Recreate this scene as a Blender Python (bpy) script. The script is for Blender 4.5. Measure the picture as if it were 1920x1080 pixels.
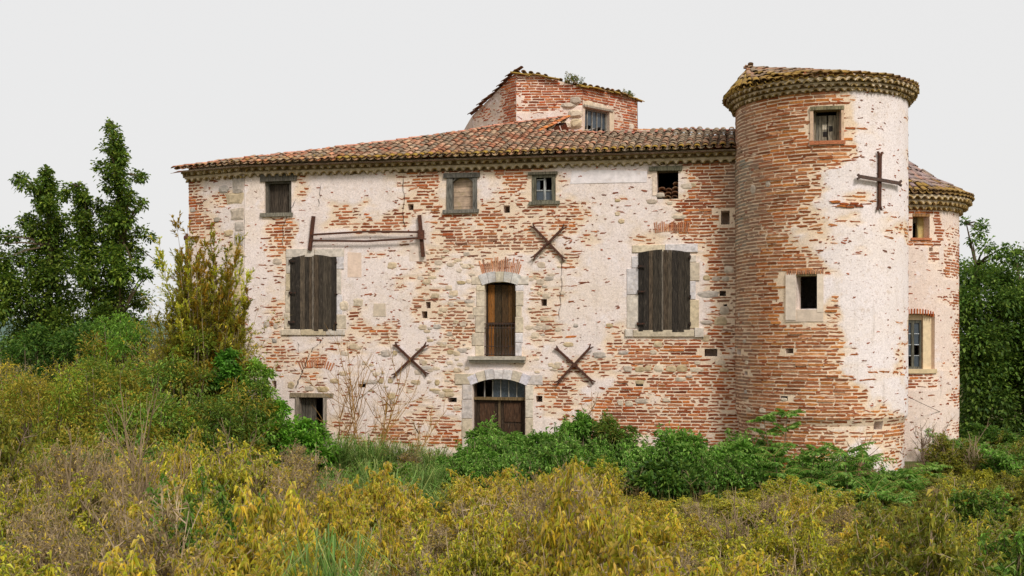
import bpy, math, random
from mathutils import Vector, Matrix, noise
R_ = math.radians
# ------------------------------------------------------------------ camera
FPX, HOR, EYE = 2100.0, 640.0, 3.5          # focal length in photo pixels, horizon row, eye height
scene = bpy.context.scene
for _o in list(bpy.data.objects): bpy.data.objects.remove(_o)
cam_d = bpy.data.cameras.new('camera'); cam = bpy.data.objects.new('camera', cam_d)
scene.collection.objects.link(cam); scene.camera = cam
cam.location = (0, 0, EYE); cam.rotation_euler = (R_(90), 0, 0)
cam_d.sensor_width = 36; cam_d.lens = 36 * FPX / 1920
cam_d.shift_y = (HOR - 540) / 1920.0
cam_d.clip_start = 0.1; cam_d.clip_end = 6000
# ------------------------------------------------------------------ sky and sun (overcast)
SUN_EL, SUN_AZ = R_(44), R_(26)             # azimuth: to the right of the camera's back
world = bpy.data.worlds.new('World'); scene.world = world; world.use_nodes = True
wn = world.node_tree; wn.nodes.clear()
wo = wn.nodes.new('ShaderNodeOutputWorld'); wb = wn.nodes.new('ShaderNodeBackground')
sky = wn.nodes.new('ShaderNodeTexSky'); sky.sky_type = 'NISHITA'; sky.sun_disc = False
sky.sun_elevation = SUN_EL; sky.sun_rotation = R_(180) - SUN_AZ
sky.air_density = 1.0; sky.dust_density = 4.0
wm = wn.nodes.new('ShaderNodeMix'); wm.data_type = 'RGBA'
wm.inputs['Factor'].default_value = 0.96    # closed cloud cover over the clear sky
wn.links.new(sky.outputs['Color'], wm.inputs['A'])
wm.inputs['B'].default_value = (4.66, 4.62, 4.58, 1)
wn.links.new(wm.outputs['Result'], wb.inputs['Color']); wb.inputs['Strength'].default_value = 0.1
wn.links.new(wb.outputs['Background'], wo.inputs['Surface'])
sun_d = bpy.data.lights.new('sun', 'SUN'); sun_d.energy = 1.5; sun_d.angle = R_(14); sun_d.color = (1, .965, .92)
sun = bpy.data.objects.new('sun', sun_d); scene.collection.objects.link(sun)
_sd = Vector((math.sin(SUN_AZ) * math.cos(SUN_EL), -math.cos(SUN_AZ) * math.cos(SUN_EL), math.sin(SUN_EL)))
sun.rotation_euler = _sd.to_track_quat('Z', 'Y').to_euler(); sun.location = _sd * 60
scene.view_settings.view_transform = 'Standard'; scene.view_settings.look = 'None'
scene.view_settings.exposure = 0.85; scene.view_settings.gamma = 1.0
scene.render.engine = 'CYCLES'
# ------------------------------------------------------------------ helpers
COL = scene.collection
def lin(v): v /= 255.0; return v / 12.92 if v <= .04045 else ((v + .055) / 1.055) ** 2.4
def C(r, g, b): return (lin(r), lin(g), lin(b))
def mixc(a, b, t): return tuple(a[i] + (b[i] - a[i]) * t for i in range(3))
def mulc(a, k): return tuple(min(1, x * k) for x in a)
def nz(x, y, z=0.0): return noise.noise(Vector((x, y, z)))
def sstep(a, b, x):
    t = max(0, min(1, (x - a) / (b - a))); return t * t * (3 - 2 * t)
def tag(o, label, cat, group=None):
    o['label'] = label; o['category'] = cat
    if group: o['group'] = group
    return o
def empty(name, loc=(0, 0, 0), rz=0, parent=None):
    o = bpy.data.objects.new(name, None); COL.objects.link(o); o.location = loc; o.rotation_euler = (0, 0, rz)
    o.empty_display_size = .2
    if parent: o.parent = parent
    return o
class MB:
    def __init__(s): s.v = []; s.f = []; s.c = []
    def add(s, verts, faces, col=(1, 1, 1)):
        n = len(s.v); s.v.extend([tuple(v) for v in verts])
        for f in faces: s.f.append([i + n for i in f]); s.c.append(col)
    def merge(s, o):
        n = len(s.v); s.v.extend(o.v); s.f.extend([[i + n for i in f] for f in o.f]); s.c.extend(o.c)
    def box(s, x0, x1, y0, y1, z0, z1, col=(1, 1, 1), j=0.0, rng=random):
        q = lambda: rng.uniform(-j, j) if j else 0
        vs = [(x + q(), y + q() * .5, z + q()) for z in (z0, z1) for y in (y0, y1) for x in (x0, x1)]
        s.add(vs, [(0, 1, 5, 4), (1, 3, 7, 5), (3, 2, 6, 7), (2, 0, 4, 6), (4, 5, 7, 6), (0, 2, 3, 1)], col)
    def hexa(s, b, t, col=(1, 1, 1)):           # two quads, bottom and top ring
        n = len(b); s.add(list(b) + list(t), [tuple(range(n))[::-1], tuple(range(n, 2 * n))] + [(i, (i + 1) % n, n + (i + 1) % n, n + i) for i in range(n)], col)
    def tube(s, pts, r0, r1, sides=4, col=(1, 1, 1), cap=False):
        n0 = len(s.v); m = len(pts); pts = [Vector(p) for p in pts]
        for i, p in enumerate(pts):
            d = (pts[min(i + 1, m - 1)] - pts[max(i - 1, 0)])
            d = d.normalized() if d.length > 1e-9 else Vector((0, 0, 1))
            a = d.orthogonal().normalized(); b = d.cross(a); r = r0 + (r1 - r0) * i / max(1, m - 1)
            for k in range(sides):
                t = 6.28318 * k / sides; s.v.append(tuple(p + a * (r * math.cos(t)) + b * (r * math.sin(t))))
        for i in range(m - 1):
            for k in range(sides):
                k2 = (k + 1) % sides
                s.f.append([n0 + i * sides + k, n0 + i * sides + k2, n0 + (i + 1) * sides + k2, n0 + (i + 1) * sides + k]); s.c.append(col)
        if cap:
            s.f.append([n0 + k for k in range(sides)][::-1]); s.c.append(col)
            s.f.append([n0 + (m - 1) * sides + k for k in range(sides)]); s.c.append(col)
    def mesh(s, name, mat, smooth=False, attr=None):
        me = bpy.data.meshes.new(name); me.from_pydata(s.v, [], s.f)
        a = me.attributes.new('col', 'FLOAT_COLOR', 'FACE')
        buf = []
        for c in s.c: buf.extend((c[0], c[1], c[2], 1.0))
        a.data.foreach_set('color', buf)
        if attr:
            for nm, vals in attr.items():
                at = me.attributes.new(nm, 'FLOAT', 'POINT'); at.data.foreach_set('value', vals)
        if smooth: me.polygons.foreach_set('use_smooth', [True] * len(me.polygons))
        me.materials.append(mat); return me
    def build(s, name, mat, parent=None, smooth=False, attr=None, kind=None):
        return obj(name, s.mesh(name, mat, smooth, attr), parent, kind)
def obj(name, me, parent=None, kind=None):
    o = bpy.data.objects.new(name, me); COL.objects.link(o)
    if parent: o.parent = parent
    if kind: o['kind'] = kind
    return o
# ------------------------------------------------------------------ materials
def new_mat(name):
    m = bpy.data.materials.new(name); m.use_nodes = True; nt = m.node_tree
    return m, nt, nt.nodes['Principled BSDF']
def N(nt, t, **kw):
    n = nt.nodes.new(t)
    for k, v in kw.items():
        if hasattr(n, k): setattr(n, k, v)
        else: n.inputs[k].default_value = v
    return n
def mix(nt, a, b, fac, blend='MIX'):
    n = nt.nodes.new('ShaderNodeMix'); n.data_type = 'RGBA'; n.blend_type = blend
    for key, val in (('A', a), ('B', b)):
        if isinstance(val, tuple): n.inputs[key].default_value = (*val[:3], 1)
        else: nt.links.new(val, n.inputs[key])
    if isinstance(fac, (int, float)): n.inputs['Factor'].default_value = fac
    else: nt.links.new(fac, n.inputs['Factor'])
    return n.outputs['Result']
def ramp(nt, src, p0, p1, v0=0.0, v1=1.0):
    n = nt.nodes.new('ShaderNodeMapRange'); n.inputs['From Min'].default_value = p0; n.inputs['From Max'].default_value = p1
    n.inputs['To Min'].default_value = v0; n.inputs['To Max'].default_value = v1; n.interpolation_type = 'SMOOTHSTEP'
    nt.links.new(src, n.inputs['Value']); return n.outputs['Result']
def tex(nt, scale, detail=4, rough=.6, stretch=(1, 1, 1)):
    tc = nt.nodes.new('ShaderNodeTexCoord'); mp = nt.nodes.new('ShaderNodeMapping'); mp.inputs['Scale'].default_value = stretch
    nt.links.new(tc.outputs['Object'], mp.inputs['Vector'])
    n = N(nt, 'ShaderNodeTexNoise', Scale=scale, Detail=detail, Roughness=rough); nt.links.new(mp.outputs['Vector'], n.inputs['Vector'])
    return n.outputs['Fac']
def bump(nt, bsdf, h, dist, strength=1.0):
    b = N(nt, 'ShaderNodeBump', Strength=strength, Distance=dist); nt.links.new(h, b.inputs['Height']); nt.links.new(b.outputs['Normal'], bsdf.inputs['Normal'])
def col_attr(nt):
    a = nt.nodes.new('ShaderNodeAttribute'); a.attribute_name = 'col'
    oi = nt.nodes.new('ShaderNodeObjectInfo')
    return mix(nt, a.outputs['Color'], oi.outputs['Color'], 1.0, 'MULTIPLY')
def surf_mat(name, scale=14, amt=.35, rough=.9, bd=.006, stretch=(1, 1, 1), dirt=None, dirt_rng=(.55, .7), dirt_scale=5, dirt_amt=.8, dirt_st=(1, 1, 1)):
    m, nt, bs = new_mat(name); c = col_attr(nt); n = tex(nt, scale, 5, .65, stretch)
    k = nt.nodes.new('ShaderNodeCombineColor'); v = ramp(nt, n, .25, .75, 1 - amt, 1 + amt)
    for i in range(3): nt.links.new(v, k.inputs[i])
    c = mix(nt, c, k.outputs['Color'], 1.0, 'MULTIPLY')
    if dirt:
        d = ramp(nt, tex(nt, dirt_scale, 5, .7, dirt_st), dirt_rng[0], dirt_rng[1], 0, dirt_amt); c = mix(nt, c, dirt, d)
    nt.links.new(c, bs.inputs['Base Color']); bs.inputs['Roughness'].default_value = rough
    bs.inputs['Specular IOR Level'].default_value = .25
    if bd: bump(nt, bs, n, bd)
    return m
M = {}
M['brick'] = surf_mat('brick', 22, .4, .95, .01, (1, 1, 2.5), C(216, 184, 152), (.62, .8), 16, .45)
M['stone'] = surf_mat('stone', 9, .28, .92, .012, (1, 1, 1), C(190, 172, 148), (.5, .75), 7, .6)
M['tile'] = surf_mat('tile', 12, .4, .92, .006, (1, 1, 1), C(140, 124, 98), (.56, .74), 7, .7)
M['lichen_tile'] = surf_mat('lichen_tile', 14, .4, .95, .008, (1, 1, 1), C(164, 132, 42), (.5, .64), 9, .75)
M['wood'] = surf_mat('wood', 9, .75, .85, .006, (6, 6, .55), C(150, 136, 118), (.58, .74), 8, .6, (6, 6, .5))
M['iron'] = surf_mat('iron', 30, .45, .8, .003, (1, 1, 1), C(120, 66, 38), (.5, .7), 12, .6)
M['mortar'] = surf_mat('mortar', 10, .25, .95, .01, (1, 1, 1), C(150, 134, 92), (.52, .7), 3, .6)
def plaster_mat(name, base, mort, warm):
    m, nt, bs = new_mat(name)
    at = nt.nodes.new('ShaderNodeAttribute'); at.attribute_name = 'expo'
    big = tex(nt, .55, 4, .6); med = tex(nt, 2.6, 5, .65); fine = tex(nt, 26, 4, .7)
    c = mix(nt, base, warm, ramp(nt, big, .42, .66))
    c = mix(nt, c, C(240, 228, 226), ramp(nt, med, .52, .72, 0, .75))
    c = mix(nt, c, C(196, 170, 144), ramp(nt, tex(nt, 5, 5, .7), .54, .72, 0, .5))
    st = ramp(nt, tex(nt, 2.2, 5, .7, (1.6, 1.6, .16)), .56, .74, 0, .55); c = mix(nt, c, C(182, 168, 156), st)      # run-off streaks
    gs = ramp(nt, tex(nt, .9, 6, .75), .55, .7, 0, .4); c = mix(nt, c, C(206, 190, 174), gs)
    c = mix(nt, c, mort, ramp(nt, at.outputs['Fac'], .12, .55, 0, .85))
    # brown pits where the lime has dropped, finer grit everywhere
    sp = ramp(nt, tex(nt, 9, 4, .75, (1, 1, 2.6)), .62, .66)
    c = mix(nt, c, C(176, 124, 98), mix_fac(nt, sp, .6))
    sp2 = ramp(nt, tex(nt, 30, 3, .7, (1, 1, 1.7)), .645, .68)
    c = mix(nt, c, C(140, 98, 76), mix_fac(nt, sp2, .75))
    gr = ramp(nt, fine, .3, .7, .84, 1.12)
    k = nt.nodes.new('ShaderNodeCombineColor')
    for i in range(3): nt.links.new(gr, k.inputs[i])
    c = mix(nt, c, k.outputs['Color'], 1.0, 'MULTIPLY')
    nt.links.new(c, bs.inputs['Base Color']); bs.inputs['Roughness'].default_value = .95
    bs.inputs['Specular IOR Level'].default_value = .15
    ad = nt.nodes.new('ShaderNodeMath'); ad.operation = 'ADD'; nt.links.new(med, ad.inputs[0])
    m2 = nt.nodes.new('ShaderNodeMath'); m2.operation = 'MULTIPLY'; m2.inputs[1].default_value = .5; nt.links.new(fine, m2.inputs[0]); nt.links.new(m2.outputs[0], ad.inputs[1])
    sb = nt.nodes.new('ShaderNodeMath'); sb.operation = 'SUBTRACT'; nt.links.new(ad.outputs[0], sb.inputs[0]); nt.links.new(mix_fac(nt, sp, .35), sb.inputs[1])
    bump(nt, bs, sb.outputs[0], .01); return m
def mix_fac(nt, s, k):
    n = nt.nodes.new('ShaderNodeMath'); n.operation = 'MULTIPLY'; n.inputs[1].default_value = k; nt.links.new(s, n.inputs[0]); return n.outputs[0]
M['plaster'] = plaster_mat('plaster', C(236, 220, 212), C(232, 206, 176), C(232, 214, 200))
M['plaster_tower'] = plaster_mat('plaster_tower', C(236, 224, 220), C(232, 204, 170), C(236, 222, 214))
M['plaster_pink'] = plaster_mat('plaster_pink', C(230, 208, 194), C(240, 216, 194), C(230, 210, 196))
M['grey_plaster'] = plaster_mat('grey_plaster', C(198, 184, 172), C(210, 186, 164), C(190, 176, 160))
m, nt, bs = new_mat('glass'); bs.inputs['Base Color'].default_value = (.055, .07, .085, 1); bs.inputs['Roughness'].default_value = .12
_n = tex(nt, 7, 3, .6); bump(nt, bs, _n, .004); _r = ramp(nt, tex(nt, 14, 4, .7), .45, .7, .08, .55); nt.links.new(_r, bs.inputs['Roughness']); M['glass'] = m
def leaf_mat(name, trans=.4):
    m, nt, bs = new_mat(name); c = col_attr(nt); nt.links.new(c, bs.inputs['Base Color'])
    bs.inputs['Roughness'].default_value = .55; bs.inputs['Specular IOR Level'].default_value = .3
    tr = nt.nodes.new('ShaderNodeBsdfTranslucent'); nt.links.new(c, tr.inputs['Color'])
    ms = nt.nodes.new('ShaderNodeMixShader'); ms.inputs[0].default_value = trans
    nt.links.new(bs.outputs[0], ms.inputs[1]); nt.links.new(tr.outputs[0], ms.inputs[2])
    nt.links.new(ms.outputs[0], nt.nodes['Material Output'].inputs['Surface']); return m
M['leaf'] = leaf_mat('leaf'); M['bark'] = surf_mat('bark', 18, .35, .95, .004)
# ------------------------------------------------------------------ photo rays -> places in the world
def topx(w): return 960 + FPX * w[0] / w[1], HOR - FPX * (w[2] - EYE) / w[1]
class Surf:
    """A wall surface with coordinates (u along, v up, o outward); pos() is in the parent's space."""
    def __init__(s, parent, mw): s.parent = parent; s.mw = mw
    def px(s, u, v): return topx(s.mw @ s.pos(u, v, 0))
class Flat(Surf):
    def __init__(s, parent, mw, p0, p1):
        super().__init__(parent, mw); s.p0 = Vector((p0[0], p0[1], 0)); d = Vector((p1[0], p1[1], 0)) - s.p0
        s.len = d.length; s.d = d / d.length; s.n = Vector((s.d.y, -s.d.x, 0))
    def pos(s, u, v, o): return s.p0 + s.d * u + s.n * o + Vector((0, 0, v))
    def hit(s, px, py):
        a = s.mw @ s.p0; d = s.mw.to_3x3() @ s.d; q = (px - 960) / FPX
        u = (q * a.y - a.x) / (d.x - q * d.y); y = a.y + u * d.y
        return u, EYE + (HOR - py) / FPX * y
class Cyl(Surf):
    """u is arc length, 0 on the side that faces the camera, positive to the right."""
    def __init__(s, parent, mw, c, R, base=None):
        super().__init__(parent, mw); s.c = c; s.R = R; s.a0 = math.atan2(-c[1], -c[0]); s.base = base
    def rad(s, v): return s.R if s.base is None else s.R - s.base[1] * sstep(s.base[0] + .12, s.base[0] - .12, v)
    def pos(s, u, v, o):
        a = s.a0 + u / s.R; r = s.rad(v) + o
        return Vector((r * math.cos(a), r * math.sin(a), v))
    def hit(s, px, py):
        q = (px - 960) / FPX; d = Vector((q, 1)).normalized(); c = Vector(s.c); t0 = c.dot(d); p2 = c.length_squared - t0 * t0
        h = math.sqrt(max(0, s.R ** 2 - p2)); w = d * (t0 - h)
        a = math.atan2(w.y - c.y, w.x - c.x) - s.a0
        a = (a + math.pi) % (2 * math.pi) - math.pi
        return a * s.R, EYE + (HOR - py) / FPX * w.y
def grid_lookup(rows, x0, y0, st, px, py):
    gx = (px - x0) / st - .5; gy = (py - y0) / st - .5
    nx = len(rows[0]) - 1; ny = len(rows) - 1
    gx = max(0, min(nx - 1e-6, gx)); gy = max(0, min(ny - 1e-6, gy)); i = int(gx); j = int(gy); fx = gx - i; fy = gy - j
    g = lambda a, b: int(rows[b][a])
    return ((g(i, j) * (1 - fx) + g(min(i + 1, nx), j) * fx) * (1 - fy) + (g(i, min(j + 1, ny)) * (1 - fx) + g(min(i + 1, nx), min(j + 1, ny)) * fx) * fy) / 9.0
# ------------------------------------------------------------------ masonry
PITCH = .088
BRICKS = [C(176, 88, 40), C(158, 76, 36), C(186, 102, 46), C(146, 72, 38), C(168, 94, 52), C(192, 114, 58), C(132, 66, 36)]
class Wall:
    def __init__(s, surf, u0, u1, v0, v1, expo, seed=0, step=.09, top=None, relief=.012):
        s.S = surf; s.u0, s.u1, s.v0, s.v1 = u0, u1, v0, v1; s.base = expo; s.seed = seed; s.step = step; s.open = []; s.keep = []; s.top = top; s.relief = relief
        s.cache = {}
    def e(s, u, v):
        px, py = s.S.px(u, v); b = s.base(px, py); q = s.seed * 17.3
        n = .46 * nz(u * 1.1 + q, v * 2.0, 1) + .26 * nz(u * 3 + q, v * 8, 2)
        return max(0, min(1, b + n * (.35 + 1.0 * (b > .02) * (1 - abs(b - .5)))))
    def disp(s, u, v, e=None):
        if e is None: e = s.e(u, v)
        q = s.seed * 9.1
        return s.relief * (nz(u * .7 + q, v * .7, 5) * 1.6 + nz(u * 2.5 + q, v * 2.5, 6) * .6) + .014 * (1 - sstep(.2, .6, e))
    def build(s, name, mat, parent, depth=.38):
        def lines(a, b, cuts):
            n = max(2, int((b - a) / s.step)); L = [a + (b - a) * i / n for i in range(n + 1)]
            cuts = sorted(set(c for c in cuts if a < c < b))
            L = [x for x in L if all(abs(x - c) > s.step * .3 for c in cuts)] + cuts
            return sorted(L)
        us = lines(s.u0, s.u1, [x for o in s.open for x in o[:2]]); vs = lines(s.v0, s.v1, [x for o in s.open for x in o[2:4]])
        mb = MB(); ex = []
        nu = len(us)
        for v in vs:
            for u in us:
                vv = min(v, s.top(u)) if s.top else v
                e = s.e(u, vv); mb.v.append(tuple(s.S.pos(u, vv, s.disp(u, vv, e)))); ex.append(e)
        for j in range(len(vs) - 1):
            vm = (vs[j] + vs[j + 1]) / 2
            row = [o for o in s.open if o[2] < vm < o[3]]
            for i in range(nu - 1):
                um = (us[i] + us[i + 1]) / 2
                if any(o[0] < um < o[1] for o in row): continue
                if s.top and vs[j] > max(s.top(us[i]), s.top(us[i + 1])): continue
                mb.f.append([j * nu + i, j * nu + i + 1, (j + 1) * nu + i + 1, (j + 1) * nu + i]); mb.c.append((1, 1, 1))
        for o in s.open:                                    # reveals
            a, b, c, d = o[:4]; dp = o[4] if len(o) > 4 else depth
            ring = [(a, c), (b, c), (b, d), (a, d)]
            n = len(mb.v)
            for (x, y) in ring: mb.v.append(tuple(s.S.pos(x, y, s.disp(x, y)))); ex.append(.3)
            for (x, y) in ring: mb.v.append(tuple(s.S.pos(x, y, -dp))); ex.append(.3)
            for k in range(4):
                k2 = (k + 1) % 4; mb.f.append([n + k, n + 4 + k, n + 4 + k2, n + k2]); mb.c.append((1, 1, 1))
            if len(o) > 5 and o[5]:
                mb.f.append([n + 4, n + 5, n + 6, n + 7]); mb.c.append((1, 1, 1))
        return mb.build(name, mat, parent, False, {'expo': ex})
    def blocked(s, u, v, m=0.0):
        for o in s.open:
            if o[0] - m < u < o[1] + m and o[2] - .035 < v < o[3] + .035: return True
        for o in s.keep:
            if o[0] - m * .6 < u < o[1] + m * .6 and o[2] < v < o[3]: return True
        return False
    def piece(s, u, v, L, H, ang, out, rng, ragged, n=9):
        """outline of one brick or chip, with its own thickness"""
        pts = []
        for sx, sy in ((-1, -1), (-.4, -1), (.35, -1), (1, -1), (1, .1), (1, 1), (.4, 1), (-.3, 1), (-1, 1), (-1, -.1)):
            x = sx * L / 2 + rng.uniform(-1, 1) * ragged * min(L * .22, .05); y = sy * H / 2 + rng.uniform(-1, 1) * ragged * H * .3
            ca, sa = math.cos(ang), math.sin(ang); pts.append((u + x * ca - y * sa, v + x * sa + y * ca))
        mb = MB(); t = [s.S.pos(a, b, out + rng.uniform(-.003, .003)) for a, b in pts]; bt = [s.S.pos(a, b, out - .05) for a, b in pts]
        k = len(pts); mb.add(t + bt, [tuple(range(k))] + [(i, k + i, k + (i + 1) % k, (i + 1) % k) for i in range(k)])
        return mb
    def bricks(s, parent, rng, pal=None, nparts=300, lens=(.22, .42), grey=None, thr=(.1, .7), pitch=PITCH, mat=None, chips=24):
        pal = pal or BRICKS; res = []
        k = 0; v = s.v0 + pitch * .5
        while v < s.v1:
            u = s.u0 - rng.uniform(0, .3)
            while u < s.u1 - .02:
                L = rng.uniform(*lens); ua, ue = max(u, s.u0), min(u + L, s.u1); u += L + rng.uniform(.014, .03); L = ue - ua; um = (ua + ue) / 2
                if L < .07: continue
                vv = v + .018 * nz(um * .8, v * .7, 31 + s.seed) + .006 * nz(um * 3, v * 4, 8)
                if s.top and vv > s.top(um) - .05: continue
                if um + L / 2 > s.u1 + .02 or s.blocked(um, vv, L / 2): continue
                px, py = s.S.px(um, vv)
                if s.base(px, py) < 0: continue
                e = s.e(um, vv); p = sstep(thr[0], thr[1], e)
                if rng.random() > p * 1.05: continue
                f = sstep(.45, .9, e); h = pitch * (.58 + .13 * rng.random()) * (rng.uniform(.42, .85) * (1 - f) + f); l = L * (rng.uniform(.45, .95) * (1 - f) + f)
                um2 = um + rng.uniform(-1, 1) * (L - l) / 2
                out = s.disp(um2, vv, e) + (.005 + .005 * f) * rng.uniform(.6, 1.3) + (.016 if rng.random() < .05 * f else 0)
                mb = s.piece(um2, vv, l, h, rng.gauss(0, .007 + .05 * (1 - f)), out, rng, .35 + .75 * (1 - f))
                c = rng.choice(pal); c = mulc(c, rng.uniform(.58, 1.08)); c = mixc(c, C(206, 160, 128), rng.random() ** 3 * .4)
                if grey:
                    g = grey(px, py)
                    if g > 0: c = mixc(c, C(150, 130, 112), g * rng.uniform(.5, 1))
                mb.c = [c] * len(mb.c); w = s.S.mw @ s.S.pos(um2, vv, 0)
                res.append((l * h / w.y ** 2, mb))
            v += pitch
        res.sort(key=lambda r: -r[0]); mat = mat or M['brick']; rest = MB()
        for i, (a, mb) in enumerate(res):
            if i < nparts: mb.build('brick', mat, parent)
            else: rest.merge(mb)
        for i in range(int(chips * (s.u1 - s.u0) * (s.v1 - s.v0))):
            u, v = rng.uniform(s.u0, s.u1), rng.uniform(s.v0, s.v1)
            if s.top and v > s.top(u) - .05 or s.blocked(u, v, .05): continue
            if (s.S.mw @ s.S.pos(u, v, .5) - s.S.mw @ s.S.pos(u, v, 0)).y > .1: continue
            e = s.e(u, v)
            if rng.random() > .3 + e * 1.2 + .5 * nz(u * .5, v * .5, 77): continue
            l = rng.uniform(.03, .07) + .1 * rng.random() ** 3; mb = s.piece(u, v, l, rng.uniform(.016, .034), rng.gauss(0, .2), s.disp(u, v, e) + .006, rng, 1.3)
            mb.c = [mulc(rng.choice([C(164, 92, 64), C(150, 92, 68), C(132, 88, 70), C(172, 106, 78)]), rng.uniform(.75, 1.15))] * len(mb.c); rest.merge(mb)
        if rest.f: rest.build('bricks', mat, parent, kind='stuff')
    def stone(s, u, v, L, H, col, rng, parent, rect=False, out=.02, name='stone'):
        n = 12; ring = []
        for k in range(n):
            a = 6.2832 * k / n; ca, sa = math.cos(a), math.sin(a); p = .22 if rect else .7
            x = math.copysign(abs(ca) ** p, ca) * L / 2 * rng.uniform(.8, 1.1); y = math.copysign(abs(sa) ** p, sa) * H / 2 * rng.uniform(.86, 1.06)
            ring.append((x, y))
        d = s.disp(u, v); mb = MB(); vs = [s.S.pos(u + x, v + y, d - .04) for x, y in ring] + [s.S.pos(u + x, v + y, d + out * .35) for x, y in ring] + [s.S.pos(u + x * .62, v + y * .62, d + out * rng.uniform(.8, 1.2)) for x, y in ring]
        fs = [(i, (i + 1) % n, n + (i + 1) % n, n + i) for i in range(n)] + [(n + i, n + (i + 1) % n, 2 * n + (i + 1) % n, 2 * n + i) for i in range(n)] + [tuple(range(2 * n, 3 * n))]
        mb.add(vs, fs, mulc(mixc(col, C(222, 200, 178), rng.uniform(.1, .4)), rng.uniform(.88, 1.1))); return mb.build(name, M['stone'], parent)
STONES = [C(178, 166, 150), C(190, 170, 136), C(172, 164, 156), C(200, 184, 160), C(180, 158, 116), C(166, 152, 136)]
# ================================================================== MANOR HOUSE
rng = random.Random(11)
TH = math.atan(.2); Y0 = 31.3
house = tag(empty('manor_house', (0, Y0, 0), -TH), 'long ruined brick and stone manor house with patchy pink plaster and canal tile roof', 'house')
HM = Matrix.Translation((0, Y0, 0)) @ Matrix.Rotation(-TH, 4, 'Z')
fac = Flat(house, HM, (0, 0), (1, 0))
FG = ["300000202000000245544455444430000013588888",
      "411300302000000255555455555531000000258999",
      "833401003011220355555555555531111101468999",
      "953103553035533455555666655554211201178999",
      "774011670036764554566666665552111121678899",
      "363110670000000000566666665552210344236889",
      "112201580000005530555544554441101210034799",
      "000100260000010024333333333331001100000789",
      "000000110000000023333300033321000100000677",
      "000000640000020024444300033320000200000557",
      "000000640000320006545400034420011300000456",
      "000001530000431106545400045410001200000446",
      "000001310000445302344400444410124200003566",
      "000004544444554101244400344421145568887555",
      "000002356653211113432000334432467888886555",
      "000002234533221121333111113444345444445355",
      "000000111221111121232000005666437899998466",
      "000000001111111132222000005776448745894466",
      "000000001222222233333000001344567885699466",
      "000000001223444455553000001144556688899466",
      "000000001234556666775000001144555545788466",
      "000000001122222222221000001144445545788466"]
FG = [r[:42].ljust(42, r[-1]) for r in FG]
fexpo = lambda px, py: grid_lookup(FG, 350, 310, 25, px, py)
ub = fac.hit(459, 450)[0]                                    # where the corner section turns away
a2 = math.atan(.5) - TH
dl = Vector((math.cos(a2), -math.sin(a2)))
_t = Flat(house, HM, (ub, 0), (ub + dl.x, dl.y)); ul = _t.hit(354, 450)[0]
pl = (ub + dl.x * ul, dl.y * ul)
side = Flat(house, HM, pl, (ub, 0))
UR = fac.hit(1400, 500)[0] + .9; WT = 8.30; BACK = 13.0
def FR(x0, x1, y0, y1, S=fac):
    xm, ym = (x0 + x1) / 2, (y0 + y1) / 2
    return S.hit(x0, ym)[0], S.hit(x1, ym)[0], S.hit(xm, y1)[1], S.hit(xm, y0)[1]
W = Wall(fac, ub, UR, -1.0, WT + .45, fexpo, 1)
WS = Wall(side, 0, side.len, -1.0, WT + .45, fexpo, 2)
OP = dict(w1=(497, 547, 338, 400), w2=(844, 892, 331, 396), w3=(998, 1042, 327, 380), w4=(1232, 1272, 319, 373),
          ls=(549, 631, 482, 616), cf=(908, 968, 529, 669), rs=(1200, 1293, 474, 619), dr=(886, 985, 711, 862), gw=(560, 608, 745, 852))
OR = {k: FR(*v) for k, v in OP.items()}
for k, r in OR.items(): W.open.append((*r, .45))
for (x, y, w, h) in ((770, 388, 11, 12), (950, 392, 12, 14), (803, 572, 9, 12), (796, 590, 11, 13), (1020, 567, 11, 13), (1360, 408, 16, 26), (1355, 550, 12, 10),
                     (1333, 661, 24, 14), (1011, 748, 12, 12), (515, 721, 8, 14), (679, 723, 15, 7), (848, 750, 17, 9), (1199, 720, 14, 8), (1360, 575, 7, 9)):
    W.open.append((*FR(x - w / 2, x + w / 2, y - h / 2, y + h / 2), .75, True))
for r in ((536, 650, 464, 629), (890, 986, 508, 680), (1174, 1314, 457, 634), (866, 1003, 692, 860), (545, 620, 735, 860), (486, 558, 323, 407), (831, 900, 324, 401), (992, 1048, 322, 384), (1216, 1280, 311, 322)):
    W.keep.append(FR(*r))
WS.keep.append(FR(440, 462, 330, 760, side))
wall = W.build('facade_wall', M['plaster'], house)
wall2 = WS.build('corner_wall', M['plaster'], house)
def fgrey(px, py): return .75 * sstep(1340, 1378, px) * (py < 620) + .3 * (720 < px < 1060) * (440 < py < 720)
W.bricks(wall, random.Random(3), nparts=300, lens=(.16, .4), grey=fgrey)
WS.bricks(wall2, random.Random(4), nparts=80, lens=(.16, .36))
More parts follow.
